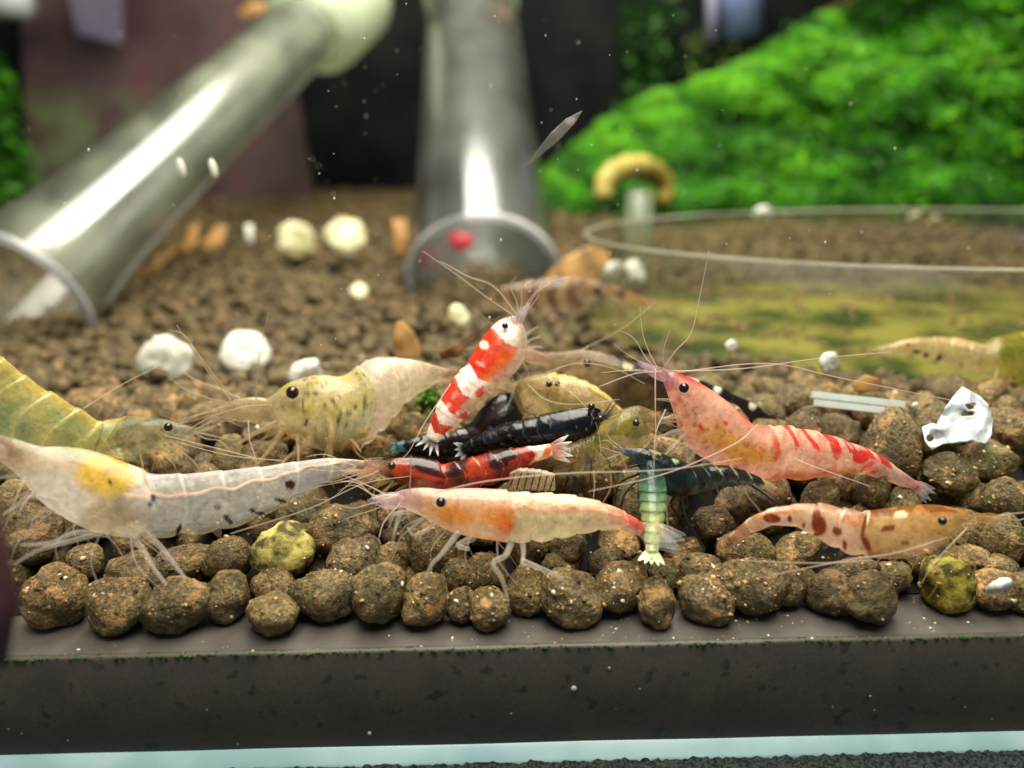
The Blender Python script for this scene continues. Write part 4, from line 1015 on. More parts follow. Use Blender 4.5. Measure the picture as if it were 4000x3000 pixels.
shrimp('pale shrimp with dark speckled cheek and round black eye, facing left', [
    (1025,1565,1025,1580,7.0),(1070,1540,1050,1620,7.0),(1120,1500,1090,1665,7.0),(1180,1478,1140,1710,7.0),(1250,1463,1210,1745,7.02),(1330,1470,1310,1765,7.05),(1390,1440,1400,1750,7.1),(1430,1408,1470,1700,7.15),
    (1490,1395,1530,1640,7.2),(1560,1398,1580,1580,7.25),(1630,1408,1640,1535,7.3),(1690,1425,1700,1500,7.35),(1740,1440,1745,1480,7.4)],
    cf, zk=0.930, tc=0.50, w=0.62, autolegs=(4, 0.15, 0.45, 0.35, 0.013), n_=220, seg=48, eyes=[(1142, 1533, 6.72, 25)], ridges=0.02, legmat='leg_tan', 
    fan=(110, 30, 5, L4('b89a70', .5), L4('a88a60', .35), 0.25), head=(230, 0.42, L4('c0aa80', .8), L4('b89e74', .7), 0.22),
    legs=[([(1292,1640,6.9),(1296,1700,6.8),(1288,1740,6.78),(1290,1800,6.75)], 0.05), ([(1160,1700,6.9),(1165,1760,6.8),(1165,1830,6.7)], 0.022), ([(1100,1690,6.9),(1050,1760,6.8),(990,1830,6.7)], 0.03),
          ([(1080,1650,6.9),(1000,1690,6.8),(920,1740,6.7)], 0.03), ([(1380,1740,7.0),(1450,1710,6.9),(1500,1712,6.9)], 0.03), ([(1200,1740,7.0),(1120,1790,6.8),(1080,1850,6.6)], 0.022), ([(1330,1760,7.0),(1370,1720,6.9),(1410,1765,6.8)], 0.02)],
    ants=[[(1000,1560,6.9),(1005,1450,6.8),(1025,1320,6.7),(1050,1225,6.6)], [(970,1645,6.8),(975,1720,6.7),(1000,1795,6.6)], [(930,1600,6.8),(850,1500,6.7),(760,1380,6.6),(690,1270,6.5)], [(930,1580,6.8),(800,1420,6.6),(720,1310,6.6),(660,1290,6.6)], [(950,1570,6.8),(800,1610,6.7),(700,1660,6.6)], [(1100,1800,6.6),(900,1780,6.4),(700,1730,6.3)], [(1000,1790,6.5),(800,1740,6.4),(640,1700,6.3)]])

# 4. red and white banded shrimp
RD, WH, CRM = L4('cf3a1c', 0.97), L4('f4efdf', 0.98), L4('dcc9a8', .5)
def cf(s, cu, si, px, py, q):
    n1 = 0.014*N3(q, 6); t = s+n1-0.05*(1-cu)*0.3
    if s < .06: return mixc(L4('b9a8a4', .6), L4('e4dcd0', .8), sstep(0.03, .06, s))
    if t < .17: c = mixc(WH, L4('cdbcac', .75), sstep(-0.2, -0.7, cu) if cu < -.2 else 0)
    elif t < .45: c = mixc(L4('e04020', .97), L4('ee8c34', .85), sstep(-0.1, .7, -cu+0.5*N3(q, 5)))
    elif t < .60: c = WH
    elif t < .76: c = mixc(L4('dc3c1e', .97), WH, 1.0 if N3(q, 9, 6) > .42 and cu < 0 else 0)
    elif t < .845: c = WH
    elif t < .925: c = RD
    else: c = WH
    if cu < -0.45 and s < .46: c = mixc(c, L4('d8c6b0', .6), sstep(-.45, -.75, cu) if 0 else min(1, (-.45-cu)*4))
    if cu < -0.35 and .46 < s < .8: c = mixc(c, L4('dacba6', .7), min(1, (-.35-cu)*3)); c = mixc(c, RD, 1.0 if N3(q, 9, 3) > .3 else 0)
    return spots(px, py, c, [(1890,1347,17,17,0,WH)])
shrimp('red and white banded shrimp hanging head up, tail down in the middle', [
    (2008,1232,2030,1240,6.45),(1975,1240,2040,1262,6.45),(1935,1262,2060,1320,6.45),(1900,1300,2055,1385,6.43),(1868,1345,2025,1440,6.41),(1840,1395,1985,1478,6.38),(1822,1425,1948,1500,6.35),(1790,1455,1915,1545,6.32),
    (1755,1500,1860,1590,6.28),(1725,1550,1825,1622,6.24),(1702,1595,1795,1650,6.2),(1685,1635,1758,1675,6.17),(1672,1675,1732,1702,6.14),(1664,1708,1712,1728,6.12)],
    cf, tc=0.44, w=0.8, n_=200, eyes=[(1973, 1272, 6.28, 13)], ridges=0.08, legmat='leg', antmat='ant_p', organ=None,
    fan=(85, 70, 4, L4('b8b0a8', .35), L4('f4f0e8', .95), 0.2), head=(95, 0.4, L4('c8b8b8', .6), L4('cfc4d0', .6), 0.3), autolegs=(3, 0.12, 0.35, 0.12, 0.009),
    ants=[[(2010,1235,6.4),(1900,1160,6.3),(1780,1070,6.25),(1650,980,6.2)], [(2020,1230,6.4),(1930,1120,6.4),(1830,1080,6.4),(1720,1020,6.5)], [(2040,1260,6.4),(2090,1150,6.3),(2160,1100,6.3),(2220,1080,6.2)],
          [(1760,1500,6.2),(1660,1650,6.0),(1600,1760,5.9),(1560,1800,5.9)]])

# 5, 6. black shrimps
BK, BK2 = L4('07090c', 1), L4('15202a', 1)
def cf(s, cu, si, px, py, q):
    c = mixc(BK, BK2, sstep(0.1, .5, N3(q, 5)))
    p = ((s-.40)/.60*6) % 1
    if s > .4 and p < .06 and N3(q, 9) > -.1: c = mixc(c, L4('5c7480', 1), .5)
    if N3(q, 24, 3) > .52: c = mixc(c, L4('8a96a0', 1), .5)
    return c
shrimp('black shrimp lying level with two dark eyes at its right end', [
    (2345,1600,2350,1630,6.2),(2325,1592,2345,1660,6.2),(2290,1588,2325,1700,6.2),(2230,1596,2285,1725,6.22),(2160,1610,2220,1738,6.24),(2090,1628,2150,1742,6.26),(2010,1645,2080,1745,6.28),(1930,1668,1990,1750,6.3),(1860,1702,1920,1757,6.3),(1820,1728,1860,1765,6.3),(1800,1745,1825,1768,6.3)],
    cf, tc=0.40, w=0.8, eyes=[(2310, 1588, 6.05, 14), (2345, 1636, 6.0, 14)], legmat='leg_dark', antmat='leg_dark', autolegs=(4, 0.15, 0.38, 0.25, 0.016), fan=(62, 80, 4, L4('2a3c3e', .9), L4('e8ece8', .97), 0.36), head=(70, 0.3, L4('26383c', .9), L4('3a5054', .7), 0.1), group='black shrimps')
def cf(s, cu, si, px, py, q):
    c = mixc(BK, BK2, sstep(0.1, .5, N3(q, 5)))
    if N3(q, 24, 3) > .52: c = mixc(c, L4('8a96a0', 1), .5)
    if s > .95: c = L4('5a8a96', .9)
    return c
shrimp('black shrimp rearing up behind the level one, bluish tail at left', [
    (2000,1520,2020,1535,6.75),(1960,1535,2040,1575,6.75),(1915,1560,2050,1640,6.73),(1870,1605,2030,1700,6.7),(1838,1650,1985,1745,6.68),(1800,1672,1915,1775,6.66),(1740,1680,1830,1780,6.64),(1680,1690,1740,1785,6.62),(1630,1702,1660,1780,6.6),(1580,1718,1595,1768,6.58),(1550,1730,1558,1762,6.56)],
    cf, tc=0.42, w=0.7, eyes=[(1985, 1540, 6.6, 11)], legmat='leg_dark', antmat='leg_dark', autolegs=(4, 0.1, 0.35, 0.25, 0.014), fan=(50, 50, 4, L4('3a6068', .9), L4('7ab0b8', .8), 0.3), head=(80, 0.3, L4('26383c', .8), L4('3a5054', .6), -0.1), group='black shrimps')

# 7. dark red shrimp
def cf(s, cu, si, px, py, q):
    c = mixc(L4('96221c', .97), L4('d4502a', .95), sstep(-.1, .35, N3(q, 6, 2)))
    c = mixc(c, L4('3a161c', .98), sstep(0.08, .4, N3(q, 5, 7)+0.25*(cu > .1)+0.12*(s < .38)))
    if s < .1: c = mixc(L4('c8905c', .5), c, s/.1)
    if .16 < s < .36 and cu < -.2: c = mixc(c, L4('8a3018', .7), .6)
    p = ((s-.37)/.63*6) % 1
    if s > .37 and (p < .06): c = mixc(c, L4('e08070', 1), .5)
    if s > .84:
        c = mixc(L4('a01c20', .98), L4('f2e6d0', .95), sstep(.86, .9, s+0.02*N3(q, 9)))
        if s > .88 and N3(q, 8, 1) > 0.05: c = L4('de7a3a', .9)
    return c
shrimp('dark red shrimp with white tail tips behind the orange shrimp', [
    (1455,1818,1455,1840,5.95),(1510,1795,1505,1862,5.95),(1570,1785,1565,1892,5.97),(1640,1786,1640,1908,6.0),(1700,1800,1705,1920,6.0),(1735,1812,1755,1918,6.0),(1800,1796,1830,1905,6.0),(1870,1778,1905,1895,6.0),(1940,1762,1975,1868,6.0),(2010,1750,2035,1830,6.0),(2070,1743,2085,1808,6.0),(2120,1738,2132,1790,6.0),(2150,1733,2160,1778,6.0)],
    cf, tc=0.37, w=0.75, n_=190, eyes=[(1530, 1820, 5.76, 15)], antmat='ant_p', legmat='leg_tan', autolegs=(3, 0.12, 0.34, 0.2, 0.015), fan=(105, 62, 5, L4('d8a090', .7), L4('f8f4ea', .95), 0.26, -12), head=(150, 0.3, L4('d8a878', .6), L4('d0b088', .45), 0.0),
    ants=[[(1480,1840,5.9),(1400,1870,5.8),(1250,1900,5.7),(1050,1960,5.6)], [(1460,1830,5.9),(1300,1840,5.8),(1180,1830,5.8)]])

# 8. orange stomached clear shrimp, front centre
def cf(s, cu, si, px, py, q):
    if s < .12: return mixc(L4('dcc0b8', .5), L4('e8bcae', .65), s/.12)
    if s < .46:
        c = mixc(L4('ecc498', .75), L4('eaa040', .9), sstep(-.15, .35, 0.45-abs(cu+0.1)+0.6*N3(q, 4)))
        c = mixc(c, L4('f4ccb4', .85), .8*sstep(.3, .6, cu+.2*N3(q, 5)))
        c = mixc(c, L4('d8701c', .95), sstep(.1, .3, N3(q, 7, 4))*(1-sstep(.2, .5, cu))*.6)
        c = mixc(c, L4('e0703c', .95), sstep(.36, .43, s)*sstep(-.1, .3, -cu+.3*N3(q, 8))*.7)
        c = mixc(c, L4('e8dcae', .8), sstep(.445, .465, s))
        if cu < -.6: c = mixc(c, L4('d8b488', .7), .6)
        return c
    c = L4('e8dcae', .75)
    c = mixc(c, L4('e6ddc0', .9), sstep(.45, .8, cu)*.7)
    if .25 < cu+0.9*(s-.46)*0 < .52: c = mixc(c, L4('e0a080', .9), .55)
    if N3(q, 13, 5) > .25 and cu > 0: c = mixc(c, L4('dca890', .9), .5)
    c = mixc(c, L4('d4452e', .97), sstep(.86, .93, s)*sstep(-.6, .2, cu))
    c = mixc(c, L4('dd8a70', .9), sstep(.72, .9, s)*.4)
    p = ((s-.46)/.54*6) % 1
    if p < .07: c = mixc(c, L4('f0ead4', .95), .5)
    return c
shrimp('clear shrimp with orange stomach and red tail spot, front centre', [
    (1530,1930,1530,1950,5.75),(1580,1912,1580,1985,5.75),(1660,1905,1660,2022,5.75),(1730,1912,1720,2058,5.75),(1800,1908,1790,2085,5.75),(1880,1908,1880,2103,5.75),(1960,1915,1960,2112,5.75),(2030,1922,2030,2115,5.75),
    (2110,1925,2110,2112,5.75),(2200,1930,2200,2098,5.75),(2290,1945,2280,2082,5.74),(2370,1968,2350,2072,5.73),(2440,1998,2410,2068,5.72),(2495,2032,2465,2082,5.7),(2525,2060,2500,2095,5.68)],
    cf, zk=0.975, tc=0.46, w=0.66, autolegs=(4, 0.14, 0.42, 0.28, 0.012), n_=220, seg=48, eyes=[(1722, 1962, 5.5, 20)], antmat='ant_p', fan=(185, 24, 5, L4('c8b89c', .5), L4('d0d0cc', .3), 0.35, 14), head=(140, 0.42, L4('d8bcb8', .6), L4('cfc0c8', .5), 0.1),
    gut=(0.47, 0.9, 0.45, 0.02, 'gut_r'), swim=(0.55, 0.86, 0.5, L4('b8a878', .5), L4('a8986a', .3)),
    legs=[([(1570,1980,5.7),(1552,2040,5.65),(1540,2085,5.6),(1532,2130,5.6)], 0.022), ([(1790,2080,5.65),(1720,2170,5.5),(1690,2200,5.45),(1660,2260,5.4)], 0.026), ([(2000,2110,5.7),(1975,2170,5.55),(1925,2200,5.45),(1960,2260,5.4),(1985,2350,5.35)], 0.028),
          ([(2040,2110,5.7),(2045,2160,5.6),(2040,2205,5.5)], 0.028), ([(2035,2190,5.5),(2110,2220,5.45),(2180,2250,5.4),(2205,2270,5.4)], 0.024), ([(1600,2000,5.7),(1540,2010,5.6),(1520,2060,5.6)], 0.02), ([(1700,2050,5.7),(1620,2090,5.6),(1590,2060,5.6)], 0.02), ([(1850,2100,5.7),(1790,2130,5.6),(1830,2145,5.5)], 0.03)],
    ants=[[(1600,1920,5.7),(1604,1850,5.65),(1606,1780,5.6)], [(1700,1925,5.6),(1900,1880,5.5),(2200,1850,5.4),(2600,1835,5.4),(2900,1790,5.4)], [(1560,1930,5.7),(1480,1950,5.6),(1400,1890,5.6),(1330,1880,5.6)],
          [(1560,1970,5.7),(1500,2040,5.6),(1480,2100,5.5)], [(2320,1840,5.6),(2322,1900,5.6),(2318,1950,5.6)]])

# 9. pink red shrimp, right
RED9 = L4('d4382e', .97)
def cf(s, cu, si, px, py, q):
    if s < .08: return mixc(L4('b89aa4', .45), L4('cf8a84', .7), s/.08)
    if s < .46:
        c = mixc(L4('efbaa0', .75), L4('dca850', .86), sstep(.0, .45, 0.6-abs(cu+.2)+.5*N3(q, 4))*sstep(.16, .3, s))
        if N3(q, 24, 2) > .3 and cu < .3: c = mixc(c, L4('a8622e', .95), .7)
        c = mixc(c, L4('e8504a', .97), sstep(.72, 1.02, cu+.3*N3(q, 4, 3)))
        c = mixc(c, RED9, sstep(.425, .44, s)*(1-sstep(.452, .458, s))*(1-sstep(.3, .5, abs(cu-.15+.4*N3(q, 6))))*.9)
        return spots(px, py, c, [(2735,1668,13,8,40,L4('d0401a', 1)), (2832,1652,16,7,10,L4('d0401a', 1))])
    c = mixc(L4('f2c4a8', .78), L4('e0c0a8', .7), sstep(.6, 1, s))
    wob = .018*N3(q, 5, 8)
    for a, wd in ((.505, .008), (.575, .010), (.655, .020), (.725, .017), (.79, .014), (.845, .02)):
        if cu > -.05 or wd > .0105:
            e = abs(s+wob+0.02*(1-cu)-a-0.02)-wd*(1 if cu > .2 else 0.75)
            keep = 1 if cu > .3 else sstep(.0, .12, N3(q, 6, 11)+.08*(cu < -.3))*.9
            if cu > -0.85: c = mixc(c, RED9, (1-sstep(-0.002, .004, e))*keep)
    if cu > .55:
        p = ((s-.46)/.54*6) % 1
        if p < .18: c = mixc(c, L4('f0e0c0', .95), .6)
    if .5 < s < .8 and cu < -.55: c = mixc(c, L4('b0642c', .9), sstep(-.55, -.75, cu) if 0 else min(1, (-.55-cu)*5)*.85)
    c = mixc(c, L4('c8928c', .8), sstep(.88, 1, s))
    return spots(px, py, c, [(3365,1785,34,26,-15,RED9)])
shrimp('pink and red banded shrimp with amber belly eggs, slanting down right', [
    (2560,1425,2560,1440,6.25),(2600,1440,2585,1480,6.25),(2650,1458,2610,1545,6.25),(2710,1482,2640,1630,6.27),(2770,1518,2660,1695,6.3),(2840,1568,2700,1755,6.32),(2905,1628,2780,1808,6.35),(2962,1665,2880,1850,6.37),
    (3060,1662,3010,1872,6.4),(3160,1680,3140,1870,6.42),(3260,1706,3250,1856,6.45),(3350,1738,3335,1848,6.47),(3420,1768,3400,1858,6.48),(3490,1815,3462,1880,6.5),(3555,1862,3530,1900,6.5),(3585,1885,3568,1912,6.5)],
    cf, zk=0.945, tc=0.46, w=0.62, n_=260, seg=56, eyes=[(2672, 1515, 6.03, 20)], antmat='ant_p', legmat='leg', autolegs=(4, 0.2, 0.4, 0.3, 0.02), swim=(0.52, 0.82, 0.4, L4('c88a5c', .6), L4('b87a4c', .4)),
    fan=(105, 36, 5, L4('c89890', .6), L4('c8c4c4', .4), 0.3, -4), head=(130, 0.3, L4('cfa0a8', .6), L4('cbb4c0', .5), 0.25),
    ants=[[(2590,1440,6.2),(2640,1370,6.1),(2700,1300,6.05),(2735,1150,6.05),(2770,980,6.0)], [(2600,1445,6.2),(2590,1380,6.1),(2615,1290,6.0)], [(2620,1450,6.2),(2900,1440,6.1),(3200,1400,6.1),(3480,1375,6.1)], [(2640,1455,6.2),(3000,1420,6.3),(3300,1480,6.4),(3900,1600,6.5)],
          [(2590,1450,6.2),(2480,1460,6.1),(2340,1510,6.0)], [(2600,1600,6.1),(2560,1700,6.0),(2555,1830,5.9),(2570,1500,6.2)][:3], [(2560,1440,6.1),(2560,1560,6.0),(2562,1780,5.9)], [(2960,1660,6.0),(2860,1740,5.9),(2600,1850,5.7),(2300,1920,5.6)], [(3100,1790,6.1),(3200,1830,6.0),(3400,1900,5.9)]])

# 10. dark green shrimp
def cf(s, cu, si, px, py, q):
    c = mixc(L4('0f1f22', .98), L4('1e3c3c', .96), sstep(0, .35, N3(q, 5)))
    if s < .42 and cu < -.2: c = mixc(c, L4('2f5a50', .9), .5*sstep(-.2, .3, N3(q, 8, 2)+.2))
    if s < .08: c = L4('40525c', .6)
    if s > .42:
        c = mixc(L4('1c2422', .95), L4('4c5448', .7), sstep(0, .4, -cu+.5*N3(q, 6)))
        p = ((s-.42)/.58*6) % 1
        if p < .12 or p > .95: c = mixc(c, L4('c8c89a' if cu > .2 else '6a7a78', .9), .75 if s > .55 else .35)
        if s > .9: c = L4('c9b484', .8)
    return spots(px, py, c, [(2560,1765,26,8,20,L4('a8a860', 1)), (2638,1797,14,10,40,L4('c0d0a0', 1))])
shrimp('dark green black shrimp with cream flecks under the pink shrimp\'s belly', [
    (2440,1752,2438,1765,5.95),(2480,1748,2470,1800,5.95),(2530,1752,2515,1850,5.95),(2590,1772,2565,1905,5.95),(2650,1798,2620,1938,5.95),(2700,1815,2690,1932,5.97),(2760,1815,2755,1918,6.0),(2830,1818,2825,1905,6.0),(2900,1835,2885,1895,6.0),(2955,1858,2940,1900,6.0),(3000,1880,2985,1910,6.0),(3035,1905,3020,1925,6.0)],
    cf, zk=0.985, tc=0.42, w=0.7, n_=190, eyes=[(2535, 1782, 5.78, 12)], legmat='leg_dark', autolegs=(4, 0.15, 0.4, 0.22, 0.016), swim=(0.5, 0.8, 0.55, L4('3a4c50', .7), L4('50605c', .5)),
    fan=(75, 26, 4, L4('b09060', .8), L4('8a7458', .6), 0.2, 6), head=(70, 0.35, L4('40525c', .7), L4('506068', .5), 0.0),
    legs=[([(2940,1895,5.9),(2985,1925,5.85),(3030,1960,5.8),(3065,1985,5.8)], 0.02)], ants=[[(2500,1765,5.9),(2530,1735,5.9),(2545,1710,5.9)], [(2640,1740,5.9),(2620,1760,5.9),(2600,1775,5.9)]])

# 11. pale green shrimp seen from behind
def cf(s, cu, si, px, py, q):
    c = mixc(L4('2a5a58', .8), L4('6f9a74', .92), sstep(.15, .34, s))
    c = mixc(c, L4('c9cf8a', .95), sstep(.36, .62, s)*(1-abs(cu)*.35))
    c = mixc(c, L4('d8dcae', .92), sstep(.6, .9, s))
    p = ((s-.34)/.66*6) % 1
    if s > .34 and p < .14: c = mixc(c, L4('5f8a60', .95), .55)
    if s < .12: c = mixc(c, L4('2a4a50', .5), .7)
    return c
shrimp('pale green shrimp seen from behind, tail fan spread toward the viewer', [
    (2520,1800,2560,1800,6.0),(2500,1840,2590,1842,5.97),(2492,1890,2602,1892,5.93),(2497,1940,2602,1942,5.88),(2500,1990,2600,1992,5.82),(2508,2045,2592,2047,5.76),(2514,2095,2584,2097,5.7),(2520,2135,2576,2137,5.66),(2526,2160,2568,2162,5.62)],
    cf, zk=0.970, tc=0.34, w=0.75, ridges=0.12, legmat='leg', eyes=(), fan=(82, 78, 5, L4('c8d09c', .85), L4('e6eac8', .92), 0.4), autolegs=(3, 0.1, 0.3, 0.25, 0.012))

# 12. brown spotted shrimp, lower right
SP = L4('8a3c12', .95)
def cf(s, cu, si, px, py, q):
    if s < .48:
        c = mixc(L4('c8985c', .3), L4('e2b878', .75), sstep(.05, .25, s))
        c = mixc(c, L4('c07c38', .9), sstep(.4, .9, cu+.35*N3(q, 5)))
        c = mixc(c, L4('c0a040', .85), sstep(.1, .4, N3(q, 4, 3))*.5)
        if cu > .75 and N3(q, 7) > -.1: c = mixc(c, L4('5a2a10', .95), .7)
        if cu < -.7: c = mixc(c, L4('a89068', .4), .7)
    else:
        c = mixc(L4('ecccac', .8), L4('c89a70', .65), sstep(.82, 1, s))
        if .35 < cu < .75: c = mixc(c, L4('e08a3c', .95), .7*(1 if N3(q, 6, 2) > -.2 else 0))
        if cu >= .75: c = mixc(c, L4('eadcc0', .95) if N3(q, 8, 6) > 0 else L4('a04c18', .95), .6)
    return spots(px, py, c, [(3655,2015,0.1,.1,0,SP),(3520,2012,26,16,0,L4('f0e4b0',1)),(3385,2125,13,34,-28,SP),(3270,2075,18,20,-35,SP),(3200,2050,28,40,-12,SP),(3085,2028,9,13,0,SP),(3015,2025,34,18,8,SP),(3140,2052,6,12,10,SP),(3115,2085,24,8,-35,SP),(3300,2130,8,20,-5,SP),(3190,2090,20,10,-40,SP),(3540,2125,22,6,0,SP),(3470,2065,30,12,-10,L4('7a3c14',.9)),(3375,2055,8,50,12,L4('8a4a20',.9)),(3190,2010,14,40,5,SP)])
shrimp('brown spotted shrimp at lower right, curled tail left and head right', [
    (3880,2020,3880,2030,5.1),(3800,2005,3795,2045,5.1),(3730,1985,3715,2100,5.1),(3650,1972,3640,2150,5.1),(3560,1975,3550,2178,5.1),(3470,1985,3460,2182,5.1),(3400,1998,3395,2172,5.1),(3340,1995,3325,2162,5.1),
    (3270,1978,3260,2138,5.12),(3190,1966,3195,2100,5.14),(3110,1970,3135,2068,5.16),(3040,1980,3075,2052,5.18),(2975,2000,3010,2055,5.2),(2920,2030,2950,2078,5.22),(2875,2068,2900,2105,5.24),(2845,2095,2868,2125,5.26)],
    cf, zk=1.050, tc=0.48, w=0.62, n_=230, seg=48, eyes=[(3682, 2035, 4.9, 17)], legmat='leg_tan', fan=(62, 50, 5, L4('b88e66', .6), L4('a88a68', .45), 0.3), head=(120, 0.3, L4('b89058', .5), L4('a88858', .35), -0.05), ridges=0.09,
    swim=(0.55, 0.8, 0.55, L4('a88a62', .5), L4('9a8058', .3)), autolegs=(3, 0.15, 0.40, 0.15, 0.012),
    ants=[[(3700,2100,5.0),(3500,2160,4.9),(3300,2190,4.9),(3000,2250,4.9)], [(3780,2060,5.0),(3650,2200,4.9),(3600,2280,4.9)], [(3400,2190,5.0),(3200,2200,5.0),(2900,2190,5.0)]])

# 13. long black shrimp with white dots behind the pink one
def cf(s, cu, si, px, py, q):
    c = mixc(L4('b8946c', .35), L4('7a6234', .7), sstep(.05, .3, s))
    c = mixc(c, L4('2c2014', .95), sstep(.26, .42, s+.12*N3(q, 4)+.05*cu))
    c = mixc(c, L4('141014', .98), sstep(.5, .6, s))
    if s > .93: c = L4('cdb88a', .9)
    return spots(px, py, c, [(2452,1432,18,15,0,L4('d8cc8c',1)),(2625,1463,10,9,0,WH),(2718,1490,12,9,0,WH),(2803,1520,14,22,20,WH),(2940,1585,13,16,20,L4('e8dcb8',1)),(2705,1475,20,8,0,WH)])
shrimp('long blackish shrimp with white dots showing behind the pink shrimp', [
    (2090,1375,2085,1400,6.95),(2180,1375,2170,1440,6.95),(2270,1365,2255,1490,6.95),(2350,1372,2330,1545,6.95),(2440,1392,2410,1590,6.95),(2530,1418,2500,1620,6.95),(2620,1448,2590,1610,6.97),(2710,1478,2680,1600,7.0),(2800,1508,2775,1605,7.0),(2880,1545,2855,1625,7.0),(2950,1580,2930,1650,7.0),(3010,1612,2995,1668,7.0),(3065,1645,3055,1685,7.0),(3100,1662,3092,1690,7.0)],
    cf, tc=0.48, w=0.65, n_=200, eyes=[(2293, 1418, 6.75, 15), (2296, 1362, 7.1, 12)], legmat='leg_tan', fan=(75, 25, 4, L4('c9b080', .7), L4('b8a078', .5), 0.25), head=(170, 0.3, L4('c09a80', .5), L4('b89a80', .4), 0.0), autolegs=(4, 0.15, 0.4, 0.25, 0.014),
    ants=[[(2150,1400,6.9),(2050,1350,6.8),(1950,1300,6.8)], [(2200,1400,6.9),(2420,1290,6.8),(2560,1180,6.8)]])

# 14. amber clear shrimp behind the black one ; 15. olive speckled one right of it
def cf(s, cu, si, px, py, q):
    c = mixc(L4('ccb068', .42), L4('d4b878', .55), sstep(-.2, .3, N3(q, 4)))
    c = mixc(c, L4('b0a458', .7), sstep(.1, .4, N3(q, 6, 3))*.6)
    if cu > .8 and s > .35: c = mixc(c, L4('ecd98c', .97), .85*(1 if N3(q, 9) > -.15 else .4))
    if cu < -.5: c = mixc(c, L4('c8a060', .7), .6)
    return c
shrimp('amber translucent shrimp arching behind the black one', [
    (1985,1510,1985,1530,6.95),(2040,1480,2020,1600,6.95),(2110,1462,2080,1680,6.95),(2190,1462,2165,1730,6.93),(2260,1478,2240,1740,6.9),(2320,1505,2300,1720,6.87),(2370,1540,2340,1690,6.84),(2405,1575,2375,1660,6.8),(2430,1600,2405,1640,6.77)],
    cf, zk=0.965, tc=0.42, w=0.62, ridges=0.03, eyes=[(2145, 1500, 6.72, 13), (2178, 1498, 6.72, 11)], legmat='leg_tan', head=(90, 0.3, L4('a89a5c', .5), L4('a89a5c', .4), 0.2), autolegs=(4, 0.1, 0.35, 0.22, 0.012), ants=[[(2050,1490,6.7),(1980,1420,6.6),(1900,1400,6.5)], [(2100,1470,6.6),(2250,1420,6.5),(2400,1440,6.5),(2520,1500,6.5)], [(2150,1480,6.5),(2260,1560,6.4),(2330,1660,6.3),(2350,1780,6.2)], [(2060,1500,6.6),(2130,1560,6.5),(2240,1580,6.4),(2420,1560,6.3)]])
def cf(s, cu, si, px, py, q):
    c = mixc(L4('c0a66c', .38), L4('a8a05c', .5), sstep(-.1, .35, N3(q, 4)))
    if N3(q, 24, 2) > .28: c = mixc(c, L4('4a4414', 1), .75)
    c = mixc(c, L4('b4a62c', .85), sstep(.15, .4, N3(q, 6, 5))*.6)
    return c
shrimp('olive yellow speckled shrimp between the black and pink shrimps', [
    (2590,1628,2590,1640,6.5),(2540,1600,2545,1690,6.5),(2490,1585,2500,1750,6.5),(2430,1600,2440,1800,6.5),(2370,1640,2375,1830,6.5),(2310,1690,2300,1850,6.5),(2240,1730,2225,1860,6.45),(2170,1760,2160,1850,6.4)],
    cf, zk=0.950, tc=0.6, w=0.6, eyes=[(2485, 1652, 6.3, 14)], legmat='leg_tan', head=(80, 0.3, L4('b09a6a', .5), L4('b09a6a', .35), 0.0), autolegs=(4, 0.15, 0.5, 0.25, 0.014), fan=(60, 30, 3, L4('8a8450', .6), L4('8a8450', .4), 0.3))
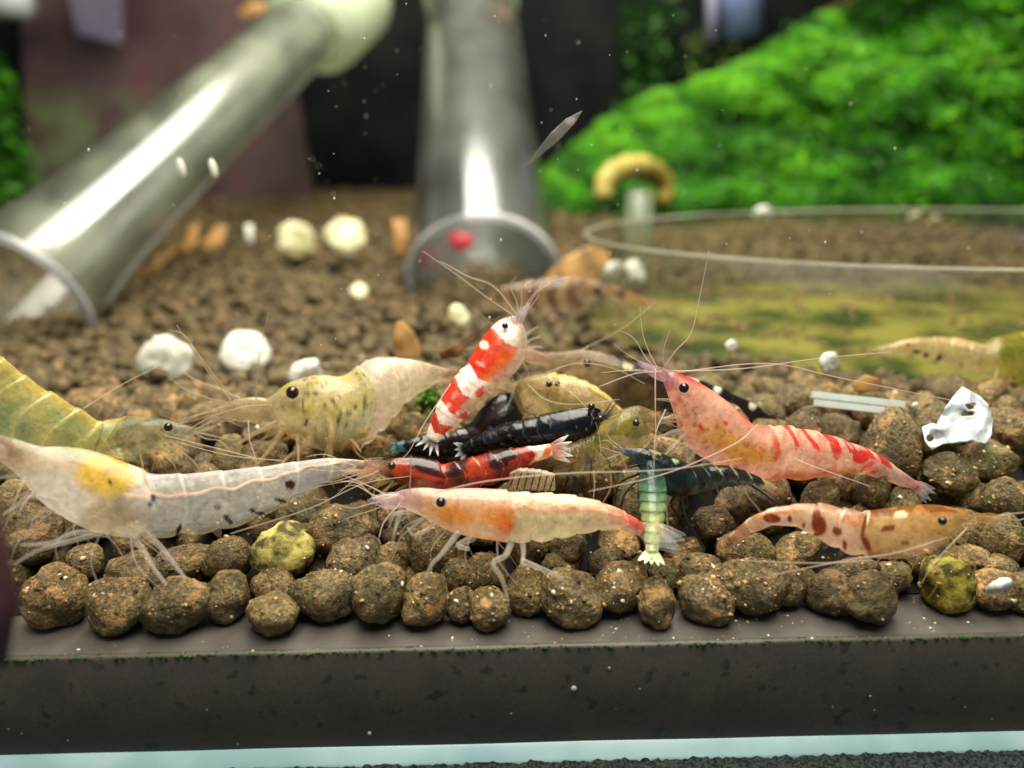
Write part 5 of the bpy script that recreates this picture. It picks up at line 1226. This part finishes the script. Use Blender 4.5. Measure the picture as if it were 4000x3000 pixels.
# 16. yellow blotched shrimp on the dish floor
def cf(s, cu, si, px, py, q):
    c = mixc(L4('bcac4c', .75), L4('ccb888', .65), sstep(.4, .5, s))
    c = mixc(c, L4('7a7a20', .9), sstep(.0, .3, N3(q, 3, 2))*(1-sstep(.4, .5, s)))
    if s > .45 and cu > .5: c = mixc(c, L4('e0b880', .95), .8*(1 if N3(q, 5, 3) > -.1 else .2))
    return spots(px, py, c, [(3548,1345,11,9,0,SP),(3618,1388,12,10,-30,L4('4a3a24',1)),(3668,1400,10,18,30,L4('3a2a1c',1)),(3580,1375,14,8,0,L4('5a4a2c',1)),(3755,1425,4,14,0,L4('4a3a24',1))])
shrimp('yellow blotched shrimp on the dish floor, cut by the right frame edge', [
    (4250,1330,4250,1380,7.9),(4120,1305,4120,1480,7.9),(4000,1295,4010,1500,7.9),(3900,1318,3915,1490,7.9),(3840,1345,3860,1475,7.9),(3770,1325,3800,1452,7.95),(3700,1318,3720,1432,8.0),(3620,1318,3640,1405,8.0),(3550,1325,3560,1385,8.0),(3480,1345,3485,1382,8.05),(3420,1362,3425,1385,8.1)],
    cf, tc=0.45, w=0.65, legmat='leg_tan', eyes=[(4130, 1380, 7.7, 14)], fan=(70, 20, 3, L4('b8a070', .6), L4('a89060', .5), 0.25), autolegs=(4, 0.1, 0.42, 0.3, 0.018), ants=[[(3500,1370,8.0),(3300,1395,8.0),(3200,1405,8.0)], [(3900,1430,7.8),(3880,1500,7.6),(3840,1560,7.4)]])
# 17. far brown striped shrimp
def cf(s, cu, si, px, py, q):
    c = L4('a8875c', .7)
    if s < .14: return L4('c08a50', .7)
    if math.sin(s*46+2*N3(q, 2)) > .2: c = mixc(c, L4('5a3424', .9), .8)
    return c
shrimp('small brown striped shrimp far behind, under the golden flake', [
    (2520,1170,2520,1180,9.6),(2460,1140,2455,1170,9.6),(2390,1112,2380,1170,9.6),(2310,1092,2300,1185,9.6),(2230,1080,2220,1220,9.6),(2150,1082,2140,1230,9.6),(2070,1095,2065,1215,9.6),(2000,1110,1998,1190,9.6),(1940,1125,1940,1165,9.6)],
    cf, tc=0.45, w=0.6, eyes=[(2335, 1128, 9.35, 13)], legmat='leg_tan', autolegs=(3, 0.2, 0.5, 0.2, 0.014), head=(80, 0.25, L4('c08a50', .7), L4('b88048', .6), 0.1),
    ants=[[(2400,1140,9.4),(2500,1050,9.3),(2620,930,9.2)], [(2150,1200,9.5),(2050,1280,9.4),(1990,1330,9.3)]])
# 18. striped moult
def cf(s, cu, si, px, py, q):
    c = L4('cdb68e', .55)
    if abs(math.sin(px*0.12+0.04*(py-1880)+1.5*N3(q, 3))) > .93 and cu < .6: c = L4('2a1c14', .95)
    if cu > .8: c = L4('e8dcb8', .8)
    return c
shrimp('pale striped empty moult lying behind the orange shrimp', [
    (1990,1845,1985,1890,5.95),(2030,1828,2020,1910,5.95),(2080,1830,2075,1915,5.95),(2130,1838,2128,1918,5.95),(2165,1850,2170,1915,5.95)], cf, tc=.1, w=.6, name='shrimp_moult', cat='moult', group=None)
